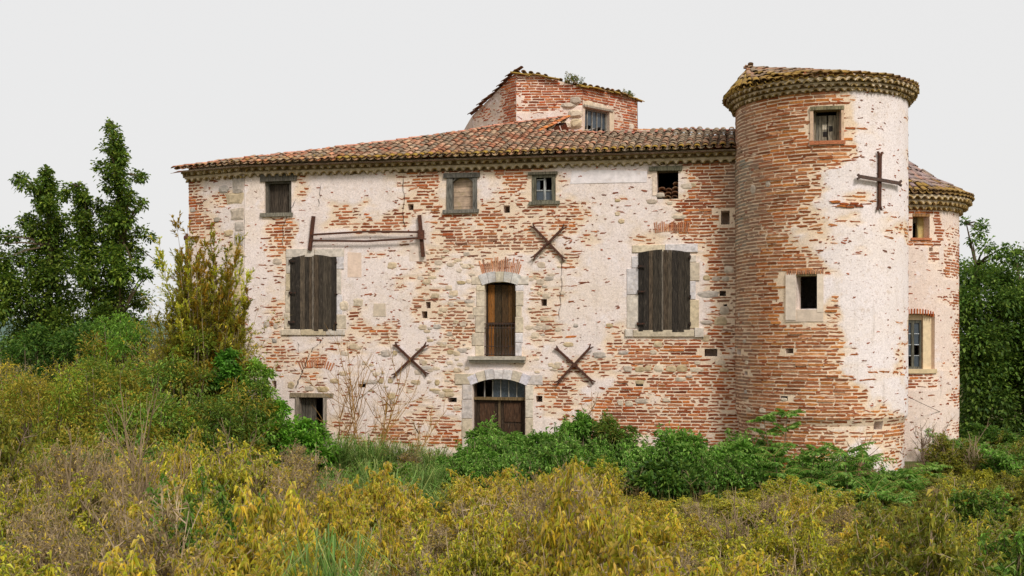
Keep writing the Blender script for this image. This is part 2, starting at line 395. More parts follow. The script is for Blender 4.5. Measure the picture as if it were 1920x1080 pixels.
# rubble stones: those that stand out in the photograph, then the mixed rubble of the middle bay
ST = [(735, 498, 20, 13, 4), (1158, 376, 11, 6, 4), (1158, 401, 11, 8, 1), (1165, 415, 12, 9, 4), (1300, 347, 12, 8, 4), (1287, 349, 22, 11, 0), (1272, 407, 30, 8, 3), (1367, 505, 18, 13, 0), (1325, 521, 13, 10, 4),
      (1343, 523, 15, 10, 5), (1360, 523, 15, 10, 0), (1328, 552, 40, 14, 2), (1358, 582, 18, 16, 0), (1352, 602, 24, 16, 4), (1325, 604, 24, 8, 2), (1323, 634, 14, 14, 4), (1234, 645, 18, 12, 4), (1143, 610, 14, 8, 4), (1066, 646, 20, 9, 4),
      (1170, 661, 20, 8, 2), (1124, 665, 26, 12, 2), (1178, 691, 18, 12, 0), (1199, 692, 20, 11, 4), (1215, 690, 14, 14, 4), (1236, 690, 20, 15, 3), (1258, 692, 21, 12, 4), (1279, 691, 20, 14, 4), (1307, 693, 26, 10, 3), (1276, 711, 20, 9, 3), (1292, 706, 14, 5, 5), (1200, 716, 16, 9, 4),
      (1163, 755, 14, 12, 3), (1180, 757, 16, 12, 3), (1203, 752, 26, 10, 0), (1308, 680, 14, 8, 3), (1350, 680, 20, 10, 3), (1358, 694, 18, 8, 4), (724, 663, 22, 14, 2), (741, 662, 10, 10, 4), (845, 660, 14, 10, 4), (694, 716, 36, 8, 2), (715, 714, 10, 11, 4), (732, 714, 11, 10, 4),
      (780, 716, 20, 8, 4), (820, 717, 10, 12, 4), (815, 731, 22, 6, 4), (840, 732, 24, 7, 4), (735, 742, 14, 14, 4), (737, 753, 12, 8, 5), (546, 722, 14, 14, 4), (628, 714, 20, 10, 4), (605, 730, 26, 12, 4), (580, 728, 20, 12, 0), (517, 611, 10, 12, 0), (500, 607, 12, 14, 2), (520, 490, 20, 12, 5), (645, 573, 18, 20, 3), (672, 567, 22, 16, 3), (515, 638, 12, 10, 2),
      (480, 650, 14, 10, 4), (867, 657, 20, 10, 2), (800, 690, 24, 10, 2), (880, 565, 20, 9, 2), (865, 530, 18, 7, 4), (820, 612, 16, 10, 2), (842, 740, 20, 10, 4), (1250, 750, 18, 8, 3), (1225, 660, 14, 10, 3), (1080, 610, 9, 8, 2), (1238, 366, 16, 9, 0), (1222, 378, 20, 9, 5), (1256, 381, 12, 8, 3)]
for (x, y, w, h, ci) in ST:
    u, v = fac.hit(x, y); k = 2100 / 32.; W.stone(u, v, w / k * 1.0, h / k, STONES[ci], rng, wall)
for i in range(150):
    z = rng.random()
    x, y = (rng.uniform(785, 888), rng.uniform(470, 700)) if z < .5 else ((rng.uniform(988, 1056), rng.uniform(470, 700)) if z < .78 else (rng.uniform(640, 862), rng.uniform(640, 765)))
    u, v = fac.hit(x, y)
    if W.blocked(u, v, .1): continue
    L = rng.uniform(.1, .27); W.stone(u, v, L, L * rng.uniform(.4, .75), mixc(rng.choice(STONES), C(214, 192, 166), rng.uniform(.2, .6)), rng, wall, out=.014)
for i, (x, y, w, h, ci) in enumerate([(447, 347, 22, 26, 2), (441, 372, 34, 20, 1), (446, 402, 26, 20, 0), (449, 425, 18, 16, 2), (449, 448, 18, 22, 2), (443, 472, 32, 18, 1), (449, 497, 18, 24, 0), (445, 523, 28, 18, 3), (449, 549, 18, 26, 1), (444, 577, 30, 20, 3),
                                     (449, 603, 18, 24, 2), (444, 632, 28, 24, 1), (420, 355, 20, 14, 2), (430, 437, 18, 12, 4), (362, 393, 12, 10, 2), (408, 412, 12, 10, 0)]):
    u, v = side.hit(x, y); k = 2100 / 33.4; WS.stone(u, v, w / k * 1.3, h / k * (1.18 if i < 12 else 1), STONES[ci], rng, wall2, rect=i < 12, name='quoin_stone' if i < 12 else 'stone', out=.025)
# smooth patches of later render, laid a centimetre proud
def patch(name, poly, col, out=.02):
    mb = MB(); pts = [fac.hit(x, y) for x, y in poly]; d = max(W.disp(*p) for p in pts)
    mb.hexa([fac.pos(u, v, 0) for u, v in pts], [fac.pos(u, v, d + out) for u, v in pts], col)
    o = mb.build(name, M['mortar_pale'], wall)
M['mortar_pale'] = surf_mat('mortar_pale', 6, .14, .95, .012, (1, 1, 1), C(196, 170, 146), (.55, .75), 7, .5)
patch('render_patch', [(1069, 345), (1140, 343), (1213, 342), (1214, 321), (1140, 319), (1073, 320)], C(232, 222, 220), .004)
patch('render_patch', [(700, 593), (724, 593), (723, 569), (701, 569)], C(204, 186, 164), .004)
patch('render_patch', [(652, 520), (678, 520), (678, 474), (652, 473)], C(226, 200, 180), .002)
patch('render_patch', [(767, 490), (800, 490), (798, 455), (770, 455)], C(226, 206, 190), .002)
# cracks that run through the masonry
def crack(pts, w=.022):
    mb = MB(); P = []
    for (x, y) in pts: P.append(fac.hit(x, y))
    Q = []
    for i in range(len(P) - 1):
        for k in range(4):
            t = k / 4; u = P[i][0] + (P[i + 1][0] - P[i][0]) * t + rng.uniform(-.03, .03); v = P[i][1] + (P[i + 1][1] - P[i][1]) * t + rng.uniform(-.02, .02); Q.append((u, v))
    Q.append(P[-1])
    a = []; b = []
    for i, (u, v) in enumerate(Q):
        ww = w * rng.uniform(.4, 1.2) * (.3 if i in (0, len(Q) - 1) else 1); d = W.disp(u, v) + .017
        a.append(fac.pos(u - ww / 2, v - ww * .3, d)); b.append(fac.pos(u + ww / 2, v + ww * .3, d))
    n = len(Q); mb.add(a + b, [(i, i + 1, n + i + 1, n + i) for i in range(n - 1)], C(64, 46, 36)); mb.build('crack', M['mortar'], wall)
crack([(608, 632), (598, 645), (585, 655), (576, 672), (570, 690), (562, 708), (556, 728)], .035)
crack([(758, 325), (757, 345), (758, 372), (756, 400), (760, 430)], .02)
crack([(603, 345), (600, 370), (596, 390)], .015); crack([(560, 640), (559, 665)], .012); crack([(1053, 470), (1055, 500), (1052, 540), (1049, 600)], .014)
crack([(556, 372), (542, 400), (530, 425), (531, 462)], .022)
# closed body behind the facade
mb = MB(); zt = WT + .4
pts = [(UR, 0.3), (UR, BACK), (pl[0] + .4, BACK), (pl[0], pl[1])]
for i in range(3):
    (x0, y0), (x1, y1) = pts[i], pts[i + 1]
    mb.add([(x0, y0, -1), (x1, y1, -1), (x1, y1, zt), (x0, y0, zt)], [(0, 1, 2, 3)])
mb.add([(UR, .35, zt - .02), (UR, BACK, zt - .02), (pl[0] + .4, BACK, zt - .02), (pl[0] + .1, pl[1] + .4, zt - .02), (ub, .35, zt - .02)], [(0, 1, 2, 3, 4)])
mb.build('rear_wall', M['plaster'], house, attr={'expo': [.2] * len(mb.v)})
# ------------------------------------------------------------------ windows, shutters, door
def hb(mb, u0, u1, o0, o1, z0, z1, col=(1, 1, 1), j=.004): mb.box(u0, u1, -o1, -o0, z0, z1, col, j, rng)
def one(name, mat, parent, *a, **k):
    mb = MB(); hb(mb, *a, **k); return mb.build(name, mat, parent)
DARKWOOD = C(74, 64, 54); GREYWOOD = C(104, 100, 90); OLIVE = C(92, 86, 76)
# upper left window: dark boards in a grey timber frame
u0, u1, z0, z1 = OR['w1']
mb = MB(); hb(mb, u0, u0 + .09, -.16, -.04, z0, z1, OLIVE); hb(mb, u1 - .09, u1, -.16, -.04, z0, z1, OLIVE); hb(mb, u0 + .09, u1 - .09, -.16, -.05, z1 - .09, z1, OLIVE)
w1 = mb.build('boarded_window', M['wood'], house); n = 5
for i in range(n):
    a = u0 + .09 + (u1 - u0 - .18) * i / n; b = a + (u1 - u0 - .18) / n - .006
    one('board', M['wood'], w1, a, b, -.2 - rng.uniform(0, .015), -.17, z0, z1 - .09, mulc(C(70, 60, 50), rng.uniform(.7, 1.2)))
r = FR(489, 557, 327, 340); one('lintel', M['wood'], w1, r[0], r[1], -.2, .07, r[2], r[3], OLIVE, .012)
r = FR(489, 550, 399, 406); one('sill', M['wood'], w1, r[0], r[1], -.2, .07, r[2], r[3], C(120, 114, 100), .008)
# upper middle window: arched timber frame closed with pale horizontal boards
u0, u1, z0, z1 = OR['w2']
r = FR(838, 895, 334, 394); f = .12
mb = MB(); hb(mb, r[0], u0 + .08, -.15, .05, r[2], r[3], C(104, 100, 92)); hb(mb, u1 - .08, r[1], -.15, .05, r[2], r[3], C(104, 100, 92))
cu = (u0 + u1) / 2; hw = (u1 - u0) / 2 - .08
for i in range(8):                                               # arched head board
    a0, a1 = -hw + 2 * hw * i / 8, -hw + 2 * hw * (i + 1) / 8; q = lambda x: z1 - .02 - .13 * (x / hw) ** 2
    mb.hexa([(cu + a0, -.03, q(a0)), (cu + a1, -.03, q(a1)), (cu + a1, -.03, z1 + .04), (cu + a0, -.03, z1 + .04)][::-1], [(cu + a0, .15, q(a0)), (cu + a1, .15, q(a1)), (cu + a1, .15, z1 + .04), (cu + a0, .15, z1 + .04)][::-1], C(92, 88, 80))
w2 = mb.build('boarded_window', M['wood'], house)
n = 7
for i in range(n):
    a = z0 + (z1 - z0) * i / n; one('board', M['wood_pale'] if 'wood_pale' in M else M['mortar'], w2, u0 + .06, u1 - .06, -.16 - rng.uniform(0, .012), -.12, a + .004, a + (z1 - z0) / n - .004, mulc(C(190, 164, 140), rng.uniform(.88, 1.08)))
r = FR(832, 900, 325, 334); one('lintel', M['wood'], w2, r[0], r[1], -.15, .08, r[2], r[3], C(86, 82, 74), .012)
r = FR(831, 898, 393, 400); one('sill', M['wood'], w2, r[0], r[1], -.15, .09, r[2], r[3], C(116, 110, 100), .006)
# upper casement with broken panes
u0, u1, z0, z1 = OR['w3']
mb = MB(); b = .11
for (a, c, d, e) in ((u0, u0 + b, z0, z1), (u1 - b, u1, z0, z1), (u0 + b, u1 - b, z1 - .09, z1), (u0 + b, u1 - b, z0, z0 + .07)): hb(mb, a, c, -.12, .03, d, e, C(96, 92, 76))
w3 = mb.build('casement_window', M['wood'], house)
cu = (u0 + u1) / 2 + .02; zm = z0 + .42 * (z1 - z0)
gl = C(150, 150, 146)
one('mullion', M['wood'], w3, cu - .03, cu + .03, -.1, -.03, z0 + .07, z1 - .09, gl); one('glazing_bar', M['wood'], w3, u0 + b, cu - .03, -.09, -.04, zm, zm + .035, gl); one('glazing_bar', M['wood'], w3, cu + .03, u1 - b, -.09, -.04, zm - .01, zm + .025, gl)
zz = zm + .3; one('glazing_bar', M['wood'], w3, u0 + b, cu - .03, -.09, -.04, zz, zz + .03, gl)
one('pane', M['glass'], w3, u0 + b, cu - .03, -.07, -.062, z0 + .07, zm, j=.001); one('pane', M['glass'], w3, cu + .03, u1 - b, -.07, -.062, z0 + .07, zm - .01, j=.001); one('pane', M['glass'], w3, u0 + b, u0 + b + .1, -.07, -.062, zm + .035, zz, j=.001)
r = FR(991, 1046, 323, 328); one('lintel', M['wood'], w3, r[0], r[1], -.12, .09, r[2], r[3], C(92, 86, 70), .008)
r = FR(992, 1050, 378, 384); one('sill', M['wood'], w3, r[0], r[1], -.12, .08, r[2], r[3], C(110, 106, 90), .008)
# open upper window
u0, u1, z0, z1 = OR['w4']; r = FR(1216, 1279, 312, 321)
mb = MB(); hb(mb, r[0], r[1], -.3, .08, r[2], r[3], C(92, 88, 70), .015); w4 = mb.build('open_window', M['wood'], house)
one('jamb', M['mortar'], w4, u0 - .13, u0 - .004, -.1, .03, z0 + .1, z1 - .03, C(222, 200, 180), .01)

def planks(parent, u0, u1, zb, ztop, n, o0, o1, cols, gap=.008, name='plank'):
    x = u0; ws = [rng.uniform(.75, 1.3) for _ in range(n)]; t = sum(ws)
    for i in range(n):
        w = (u1 - u0) * ws[i] / t; a, b = x + gap / 2, x + w - gap / 2; x += w; q = rng.uniform(-.008, .008); dz = rng.uniform(-.02, .012); dz2 = rng.uniform(-.02, .02); mb = MB(); col = mulc(rng.choice(cols), rng.uniform(.75, 1.25))
        yb, yt = -(o0 + q), -(o1 + q)
        mb.hexa([(a, yb, zb + dz), (b, yb, zb + dz + dz2 * .5), (b, yb, ztop(b)), (a, yb, ztop(a))][::-1], [(a, yt, zb + dz), (b, yt, zb + dz + dz2 * .5), (b, yt, ztop(b)), (a, yt, ztop(a))][::-1], col)
        mb.build(name, M['wood'], parent)
def stones(parent, rects, out, cols, name='jamb_stone', S=fac, dep=.3):
    for r in rects:
        u0, u1, z0, z1 = FR(*r, S); g = .006
        mb = MB(); o = out + rng.uniform(-.008, .008); c = mulc(rng.choice(cols), rng.uniform(.9, 1.1)); b = .012
        B = [S.pos(u0 + g, z0 + g, -dep), S.pos(u1 - g, z0 + g, -dep), S.pos(u1 - g, z1 - g, -dep), S.pos(u0 + g, z1 - g, -dep)]
        Mi = [S.pos(u0 + g, z0 + g, o - b), S.pos(u1 - g, z0 + g, o - b), S.pos(u1 - g, z1 - g, o - b), S.pos(u0 + g, z1 - g, o - b)]
        T = [S.pos(u0 + g + b, z0 + g + b, o), S.pos(u1 - g - b, z0 + g + b, o), S.pos(u1 - g - b, z1 - g - b, o), S.pos(u0 + g + b, z1 - g - b, o)]
        mb.add(B + Mi + T, [(3, 2, 1, 0), (8, 9, 10, 11)] + [(i, (i + 1) % 4, 4 + (i + 1) % 4, 4 + i) for i in range(4)] + [(4 + i, 4 + (i + 1) % 4, 8 + (i + 1) % 4, 8 + i) for i in range(4)], c)
        mb.build(name, M['stone'], parent)
def arch(parent, xl, xr, ysp, ycr, thick, n, out, cols, name='arch_stone', dep=.3, ext=0.0, flat_top=None):
    ul, zs = fac.hit(xl, ysp); ur, _ = fac.hit(xr, ysp); zc = fac.hit((xl + xr) / 2, ycr)[1]
    h = (ur - ul) / 2; s = zc - zs; r = (h * h + s * s) / (2 * s); cx = (ul + ur) / 2; cz = zc - r; al = math.asin(h / r) * (1 + ext)
    for i in range(n):
        gp = .004 if 'stone' in name else al / n * .42
        a, b = -al + 2 * al * i / n + gp, -al + 2 * al * (i + 1) / n - gp; tk = thick * (rng.uniform(.93, 1.07) if 'stone' in name else rng.uniform(.7, 1.1)); o = out + rng.uniform(-.006, .006)
        P = lambda t, q: (cx + q * math.sin(t), cz + q * math.cos(t))
        poly = [P(a, r), P((a + b) / 2, r), P(b, r), P(b, r + tk), P((a + b) / 2, r + tk), P(a, r + tk)]
        mb = MB(); mb.hexa([fac.pos(u, v, -dep) for u, v in poly], [fac.pos(u, v, o) for u, v in poly], mulc(rng.choice(cols) if 'stone' in name else mixc(rng.choice(cols), C(212, 180, 150), rng.uniform(.1, .5)), rng.uniform(.88, 1.12)))
        mb.build(name, M['stone'] if 'stone' in name else M['brick'], parent)
def knob(parent, x, y):
    u, z = fac.hit(x, y); mb = MB(); mb.tube([(u, -.03, z - .05), (u, -.1, z - .03), (u, -.1, z + .04)], .03, .025, 6, C(50, 40, 34), True); hb(mb, u - .02, u + .2 if x < 560 or 1190 < x < 1210 else u + .02, .105, .12, z - .02, z + .02, C(50, 40, 34)); mb.build('hinge', M['iron'], parent)
GS = [C(206, 194, 180), C(202, 186, 164), C(212, 204, 202), C(204, 188, 162), C(196, 178, 148)]
SHW = [C(66, 58, 48), C(54, 47, 39), C(82, 71, 58), C(47, 41, 35), C(74, 62, 49)]
def shutters(op, xl, xm, xr, ytl, ycr, yb, surround, lintel, sill, knobs, name):
    u0, u1, z0, z1 = OR[op]
    mb = MB()
    for (a, c, d, e) in ((u0, u0 + .08, z0, z1), (u1 - .08, u1, z0, z1), (u0 + .08, u1 - .08, z1 - .1, z1), (u0 + .08, u1 - .08, z0, z0 + .1)): hb(mb, a, c, -.2, -.06, d, e, C(70, 62, 54))
    w = mb.build(name, M['wood'], house)
    a, zb = fac.hit(xl, yb); m_, _ = fac.hit(xm, yb); b, _ = fac.hit(xr, yb); zs = fac.hit(xm, ytl)[1]; zc = fac.hit(xm, ycr)[1]; h = (b - a) / 2; cx = (a + b) / 2
    top = lambda u: zs + (zc - zs) * (1 - ((u - cx) / h) ** 2)
    planks(w, a, m_ - .012, zb, top, 5, .02, .055, SHW); planks(w, m_ + .012, b, zb - .02, lambda u: top(u) - .012, 5, .02, .055, SHW)
    for (p, q) in ((a + .05, m_ - .05), (m_ + .05, b - .05)):
        for fz in (.1, .5, .88): one('batten', M['wood'], w, p, q, -.02, .015, zb + (zc - zb) * fz - .05, zb + (zc - zb) * fz + .05, C(66, 58, 50))
    one('cover_strip', M['wood'], w, m_ - .03, m_ + .012, .06, .08, zb + .02, zc - .05, C(112, 102, 90))
    stones(w, surround, .035, GS); stones(w, lintel, .05, GS, 'lintel_stone', dep=.1); stones(w, sill, .06, GS, 'sill_stone')
    for k in knobs: knob(w, *k)
    return w
wl = shutters('ls', 545, 589, 632, 485, 477, 619, [(537, 549, 480, 513), (536, 549, 513, 545), (535, 549, 545, 586), (533, 549, 586, 617), (631, 646, 480, 505), (631, 641, 505, 552), (631, 643, 552, 590), (631, 650, 590, 617)],
         [(537, 590, 466, 483), (590, 646, 466, 483)], [(528, 565, 617, 629), (565, 612, 617, 629), (612, 648, 617, 629)], [(545, 490), (545, 549), (544, 604), (632, 490), (632, 549), (632, 605)], 'shuttered_window')
wr = shutters('rs', 1197, 1243, 1294, 474, 468, 621, [(1184, 1200, 480, 503), (1175, 1200, 503, 553), (1175, 1200, 553, 616), (1293, 1306, 478, 492), (1293, 1312, 492, 527), (1293, 1305, 527, 562), (1293, 1311, 562, 616)],
         [(1185, 1247, 459, 474), (1247, 1309, 457, 474)], [(1172, 1187, 616, 632), (1187, 1302, 618, 632), (1302, 1320, 614, 633)], [(1198, 500), (1197, 547), (1196, 607), (1294, 482), (1294, 556), (1294, 607)], 'shuttered_window')
# tall middle window
u0, u1, z0, z1 = OR['cf']
mb = MB(); hb(mb, u0, u0 + .05, -.3, -.2, z0, z1, C(60, 44, 28)); hb(mb, u1 - .05, u1, -.3, -.2, z0, z1, C(60, 44, 28))
cf = mb.build('french_window', M['wood'], house)
for i, (fa, fb, c) in enumerate([(.06, .27, C(134, 86, 38)), (.27, .49, C(62, 48, 30)), (.49, .7, C(72, 52, 30)), (.7, .84, C(100, 70, 38)), (.84, .94, C(92, 66, 36))]):
    one('plank', M['wood'], cf, u0 + (u1 - u0) * fa + .006, u0 + (u1 - u0) * fb - .004, -.28 - rng.uniform(0, .01), -.24, z0, z1 - .06, c)
one('rail', M['wood'], cf, u0 + .05, u1 - .05, -.24, -.2, fac.hit(938, 609)[1], fac.hit(938, 604)[1], C(60, 42, 28))
stones(cf, [(893, 909, 534, 546), (893, 909, 546, 575), (887, 909, 575, 593), (891, 909, 593, 624), (885, 908, 624, 648), (891, 908, 648, 668), (966, 983, 534, 546), (967, 982, 546, 574), (967, 979, 574, 594), (966, 982, 594, 624), (966, 981, 624, 643), (966, 979, 643, 668), (884, 907, 518, 534), (969, 992, 517, 534)], .03, GS)
arch(cf, 905, 970, 535, 528, .28, 5, .045, [C(200, 194, 186), C(194, 182, 160), C(196, 190, 186)], dep=.2, ext=.02)
arch(cf, 906, 972, 514, 509, .38, 22, .03, BRICKS, 'arch_brick', dep=.05, ext=.06)
sl = FR(880, 987, 668, 680); mb = MB(); hb(mb, sl[0], sl[1], -.1, .2, sl[2] + .08, sl[3], C(176, 166, 150), .004); hb(mb, sl[0] + .02, sl[1] - .02, -.1, .13, sl[2], sl[2] + .078, C(170, 160, 144), .004); mb.build('sill_stone', M['stone'], cf)
bal = MB(); zb, zt2 = sl[3] + .02, fac.hit(938, 607)[1]
for i in range(11):
    x = u0 + .05 + (u1 - u0 - .1) * i / 10; bal.tube([(x, -.02, zb), (x, -.02, zt2)], .009, .009, 5, C(64, 56, 50))
    if i < 10:
        xm = x + (u1 - u0 - .1) / 20; bal.tube([(xm - .03, -.02, zb + .02), (xm, -.02, zb + .2), (xm + .03, -.02, zb + .02)], .007, .007, 4, C(84, 76, 68))
for z in (zb + .03, zb + .26, zt2 - .12, zt2): bal.tube([(u0 + .01, -.02, z), (u1 - .01, -.02, z)], .011, .011, 5, C(60, 50, 44))
bal.build('balustrade', M['iron'], cf)
# ground floor door
u0, u1, z0, z1 = OR['dr']; ztr = fac.hit(935, 748)[1]
mb = MB(); hb(mb, u0, u1, -.34, -.14, ztr - .04, ztr + .04, C(112, 92, 62)); hb(mb, u0, u0 + .06, -.34, -.2, z0, z1, C(60, 46, 34)); hb(mb, u1 - .06, u1, -.34, -.2, z0, z1, C(60, 46, 34))
door = mb.build('door', M['wood'], house)
xs = [u0 + .06 + (u1 - u0 - .12) * i / 6 for i in range(7)]
for i in range(1, 6): one('glazing_bar', M['wood'], door, xs[i] - .014, xs[i] + .014, -.3, -.25, ztr + .04, z1 - .02, C(150, 146, 136), .002)
for i in (2, 3, 4, 5): one('pane', M['glass'], door, xs[i] + .014, xs[i + 1] - .014, -.285, -.277, ztr + .04, z1 - .02, j=.002)
mid = (u0 + u1) / 2 - .03
for (a, b) in ((u0 + .06, mid - .035), (mid + .035, u1 - .06)):
    mb = MB(); hb(mb, a, b, -.3, -.26, z0, ztr - .04, C(58, 44, 32), .002)
    lf = mb.build('door_leaf', M['wood'], door)
    for (p, q, c) in ((z0 + .2, z0 + 1.0, C(64, 46, 32)), (z0 + 1.05, ztr - .12, C(72, 50, 34))):
        one('panel', M['wood'], door, a + .1, b - .1, -.255, -.235, p, q, c)
one('post', M['wood'], door, mid - .033, mid + .033, -.28, -.22, z0, ztr - .045, C(92, 76, 54))
stones(door, [(867, 886, 721, 749), (866, 886, 749, 785), (866, 886, 785, 820), (866, 886, 820, 858), (985, 1001, 722, 749), (985, 1000, 749, 783), (985, 1000, 783, 822), (985, 1000, 822, 860), (853, 890, 700, 721), (983, 1018, 702, 722)], .03, [C(202, 190, 172), C(194, 178, 154), C(206, 194, 186)])
arch(door, 884, 987, 722, 710, .27, 7, .045, [C(206, 198, 194), C(198, 184, 164), C(208, 200, 204)], dep=.25, ext=.02)
# ground floor window behind the shrubs
u0, u1, z0, z1 = OR['gw']; r = FR(545, 626, 737, 745)
mb = MB(); hb(mb, r[0], r[1], -.3, .06, r[2], r[3], C(140, 124, 100), .01); gw = mb.build('low_window', M['wood'], house)
one('jamb', M['wood'], gw, u1 - .02, u1 + .09, -.2, .05, z0, z1 - .004, C(150, 138, 124)); one('jamb', M['wood'], gw, u0 - .09, u0 + .02, -.2, .05, z0, z1 - .004, C(130, 118, 104))
for i in range(4):
    a = u0 + .03 + i * .11; one('board', M['wood'], gw, a, a + .1, -.2 - .01 * i, -.17 - .01 * i, z0, z1 - .02, mulc(C(92, 86, 76), rng.uniform(.7, 1.2)))
# relieving arches of bricks set on edge
arch(wall, 1228, 1292, 437, 434, .27, 19, .03, BRICKS, 'brick_on_edge', dep=.02, ext=0); arch(wall, 560, 622, 696, 688, .3, 15, .02, BRICKS, 'brick_on_edge', dep=.02)
# ------------------------------------------------------------------ iron tie anchors
def bar(S, x0, y0, x1, y1, w, o0, o1, fork=True, col=C(78, 50, 38)):
    (ua, va), (ub_, vb) = S.hit(x0, y0), S.hit(x1, y1); d = Vector((ub_ - ua, vb - va)); L = d.length; d /= L; n = Vector((-d.y, d.x)) * w / 2; mb = MB()
    def seg(p, q):
        c = [p - n, q - n, q + n, p + n]; mb.hexa([S.pos(t.x, t.y, o0) for t in c], [S.pos(t.x, t.y, o1) for t in c], col)
    p, q = Vector((ua, va)), Vector((ub_, vb)); k = max(1, int(L / .3))
    for i in range(k): seg(p + (q - p) * (i / k), p + (q - p) * ((i + 1) / k))
    if fork:
        for (e, s) in ((p, -1), (q, 1)):
            for sd in (-1, 1):
                t = e + d * s * .09 + n * sd * 1.9; c = [e + n * sd * 1.0 - d * s * .03, t + n * sd * .2, t - n * sd * .7, e - n * sd * .1]
                mb.hexa([S.pos(v.x, v.y, o0) for v in c], [S.pos(v.x, v.y, o1) for v in c], col)
    return mb
def xanchor(S, pts, par, w=.066, second=C(78, 50, 38)):
    (a, b, c, d), (e, f, g, h) = pts
    an = bar(S, a, b, c, d, w, .045, .085).build('tie_anchor', M['iron'], par); bar(S, e, f, g, h, w, .088, .125, col=second).build('anchor_bar', M['iron'], an)
    cx, cy = (a + c) / 2, (b + d) / 2; u, v = S.hit(cx, cy); mb = MB(); mb.tube([S.pos(u, v, -.1), S.pos(u, v, .14)], .06, .05, 8, C(80, 52, 40), True); mb.build('tie_bolt', M['iron'], an)
xanchor(fac, [(1001, 426, 1056, 484), (1003, 482, 1057, 428)], house); xanchor(fac, [(744, 648, 798, 699), (742, 702, 799, 648)], house); xanchor(fac, [(1046, 655, 1110, 714), (1047, 716, 1107, 652)], house)
an = bar(fac, 590, 406, 583, 470, .105, .06, .12, False).build('tie_anchor', M['iron'], house)
bar(fac, 788, 404, 795, 482, .105, .06, .12, False).build('anchor_bar', M['iron'], an)
for (ya, ym, yb_) in ((441, 435, 436), (452, 453, 447)):
    mb = bar(fac, 588, ya, 690, ym, .055, .122, .15, False); mb.merge(bar(fac, 690, ym, 792, yb_, .055, .122, .15, False)); mb.build('anchor_bar', M['iron'], an)
u, v = fac.hit(792, 441); mb = MB(); mb.box(u - .09, u + .09, -.18, -.1, v - .13, v + .13, C(86, 54, 42)); mb.build('tie_bolt', M['iron'], an)
# rusty pipe down the far left corner
mb = MB(); q = side.pos(-.02, 0, .06); mb.tube([(q.x, q.y, .2), (q.x, q.y, 6.75)], .045, .045, 8, C(98, 58, 44), True); pipe = mb.build('downpipe', M['iron'], house)
mb = MB(); z = side.hit(360, 446)[1]; a = side.pos(-.04, z, .05); b = side.pos(.45, z + .02, .05); mb.tube([a, b], .04, .03, 6, C(90, 56, 44), True); mb.tube([a - Vector((.06, 0, 0)), a + Vector((.05, 0, 0))], .08, .08, 8, C(90, 56, 44), True); mb.build('bracket', M['iron'], pipe)
# ------------------------------------------------------------------ canal tiles
TP = [C(188, 130, 98), C(170, 108, 78), C(166, 132, 104), C(142, 108, 84), C(200, 150, 120), C(126, 106, 88), C(186, 154, 124), C(156, 96, 68), C(134, 116, 98)]
def tile_mb(w0=.105, w1=.085, L=.46, th=.018, hk=.68, seg=6, flip=False, arc=1.0, j=0):
    mb = MB(); rings = []
    for (y, r, zo) in ((0, w0, .022), (L, w1, 0)):
        for rr in (r, r - th):
            rings.append([(rr * math.cos(math.pi * (.5 + arc * (k / seg - .5))), y, (rr * math.sin(math.pi * (.5 + arc * (k / seg - .5))) * hk) * (-1 if flip else 1) + zo + (r * .9 if flip else 0)) for k in range(seg + 1)])
    n = seg + 1; vs = [p for r in rings for p in r]; fs = []
    for k in range(seg):
        fs += [(k, k + 1, 2 * n + k + 1, 2 * n + k), (n + k + 1, n + k, 3 * n + k, 3 * n + k + 1), (k + 1, k, n + k, n + k + 1)]
    fs += [(0, 2 * n, 3 * n, n), (seg, n + seg, 3 * n + seg, 2 * n + seg)]
    mb.add(vs, fs); return mb
COVER = [tile_mb(.09 + .006 * random.Random(i).uniform(-1, 1), .073, .42) for i in range(4)]; PAN = tile_mb(.088, .075, .42, flip=True)
def frame(p, xd, yd):
    x = Vector(xd).normalized(); y = Vector(yd).normalized(); z = x.cross(y).normalized(); x = y.cross(z)
    return Matrix(((x.x, y.x, z.x, p[0]), (x.y, y.y, z.y, p[1]), (x.z, y.z, z.z, p[2]), (0, 0, 0, 1)))
class Tiles:
    def __init__(s, parent, mw): s.parent = parent; s.mw = mw; s.items = []
    def put(s, m, var, col, lich=False): s.items.append((m, var, col, lich))
    def finish(s, name, nparts=300):
        def key(it):
            w = s.mw @ it[0].translation; px, py = topx(w); vis = 1 if it[1] is not PAN else .3
            return -vis / w.y ** 2
        s.items.sort(key=key); meshes = {}; rest = {False: MB(), True: MB()}
        for i, (m, var, col, li) in enumerate(s.items):
            mat = M['lichen_tile'] if li else M['tile']
            if i < nparts:
                k = (id(var), li)
                if k not in meshes: meshes[k] = var.mesh(name, mat, True)
                o = obj(name, meshes[k], s.parent); o.matrix_local = m; o.color = (*col, 1)
            else:
                t = MB(); t.v = [tuple(m @ Vector(v)) for v in var.v]; t.f = var.f; t.c = [col] * len(var.f); rest[li].merge(t)
        for li in rest:
            if rest[li].f: rest[li].build(name + 's', M['lichen_tile'] if li else M['tile'], s.parent, smooth=True, kind='stuff')
def tcol(rng, dull=0.0):
    c = mulc(rng.choice(TP), rng.uniform(.75, 1.2)); return mixc(c, C(140, 124, 104), min(1, .12 + dull + rng.random() ** 2 * .6))
LICH = [C(150, 118, 52), C(128, 100, 52), C(160, 132, 70), C(120, 92, 60)]
OH = .42; ZE = 8.62; TP_ = math.tan(R_(20)); CS, SN = math.cos(R_(20)), math.sin(R_(20))
def yE(s): return -OH + (max(0, ub - s) * math.tan(a2))
def zroof(s, y): return ZE + TP_ * (y - yE(s))
HMI = HM.inverted()
